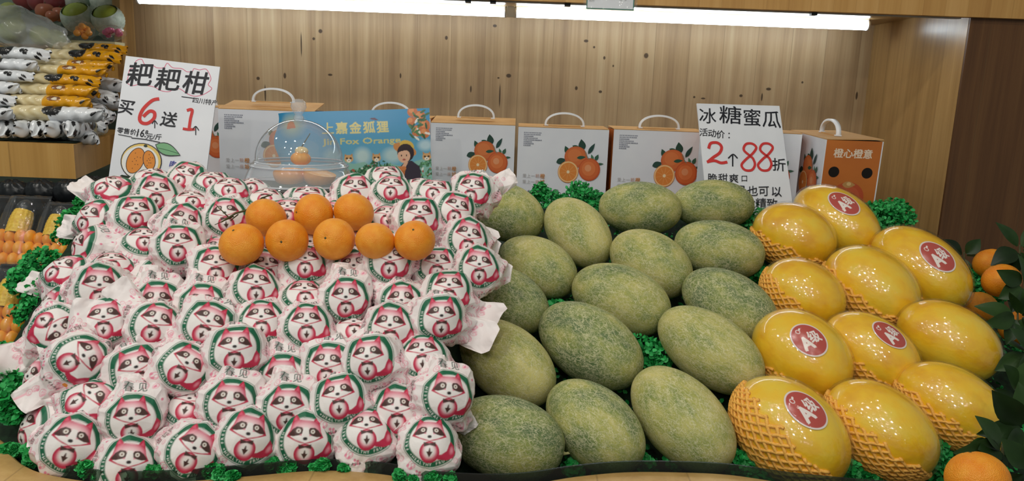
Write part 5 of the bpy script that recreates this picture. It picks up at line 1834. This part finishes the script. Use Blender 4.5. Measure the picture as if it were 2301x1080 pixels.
def corn_tray(x, y, F, label, sc=1.0, rz=0.0):
    Cc = at(x, y, F)
    t = empty('corn_tray', Cc, rz, label=label, cat='packaged corn', group='wrapped trays of corn and orange fruit')
    t.rotation_euler = (radians(56), 0, rz); t.scale = (sc, sc, sc)
    w, l = .042, .085
    mb = MB(); mb.box((-w, -l, -.022), (w, l, -.018), M['dark'])
    for (a, b, c, d) in ((-w, -l, -w + .003, l), (w - .003, -l, w, l), (-w, -l, w, -l + .003), (-w, l - .003, w, l)):
        mb.box((a, b, -.02), (c, d, .004), M['dark'])
    mb.build('tray', t, label='black plastic tray')
    mb = MB(); P = []
    for i, yy in enumerate(np.linspace(-.005, .050, 24)):
        r_ = .021 * (1 - max(0, (yy - .02) / .04) ** 2 * .35) * (1 + .05 * abs(sin(yy * 420)))
        P.append([(-.006 + r_ * cos(a) * (1 + .05 * abs(sin(a * 7))), yy, .004 + r_ * sin(a) * (1 + .05 * abs(sin(a * 7)))) for a in np.linspace(0, 2 * pi, 57)])
    mb.grid(P, M['corn']); mb.build('corn_cob', t)
    MB().ell((-.006, .056, .003), (.019, .022, .018), M['dark'], 14, 8).build('cob_end', t, label='dark cob end')
    for r0 in range(3):
        for k in range(4):
            MB().ell((-.0315 + .0205 * k + .004 * (r0 % 2), -.012 - .026 * r0, .012), (.0112, .0165, .0145), M['fruitlet'], 16, 10).build('orange_fruit', t)
    mb = MB(); P = []
    rg = np.random.default_rng(int(x) + 900)
    for i, xx in enumerate(np.linspace(-w - .003, w + .003, 26)):
        P.append([(xx, yy, .006 + .026 * (max(0, 1 - (xx / w) ** 4) * max(0, 1 - (yy / l) ** 6)) ** .5 + rg.uniform(-.0008, .0008) + .0015 * sin(xx * 160 + yy * 60)) for yy in np.linspace(-l - .003, l + .003, 40)])
    mb.grid(P, M['sleeve']); mb.build('film', t, label='shiny clear film')


corn_tray(48, 525, 1.62, 'wrapped corn tray nearest the shelf, whole corn cob showing', 1.05)
corn_tray(128, 532, 1.62, 'wrapped corn tray between the cob tray and the boxwood', .95)
corn_tray(-30, 520, 1.62, 'wrapped corn tray cut by the left border, upper row')
corn_tray(24, 690, 1.34, 'wrapped corn tray in the lower row at the left border')
corn_tray(95, 715, 1.36, 'wrapped corn tray in the lower row behind the boxwood')
corn_tray(-50, 700, 1.34, 'lower wrapped corn tray mostly outside the left border')
# black packs under the shelf
for j, (x, y) in enumerate(((30, 432), (95, 432), (158, 432), (215, 425))):
    Cc = at(x, y, 1.80)
    t = empty('black_pack', Cc - [0, 0, .03], label='shiny black wrapped pack under the shelf, %s from the left' % ORD[j], cat='pack', group='shiny black packs under the shelf')
    mb = MB(); P = []
    for l in np.linspace(0, 2 * pi, 30, endpoint=False):
        P.append([np.array([sin(q) * cos(l) * .043, sin(q) * sin(l) * .03, cos(q) * .030 + .03]) * (1 + .07 * sin(9 * l + 3 * q) * sin(6 * q)) for q in np.linspace(0, pi, 20)])
    mb.grid(P, M['dark'], True, True); mb.build('wrap', t)
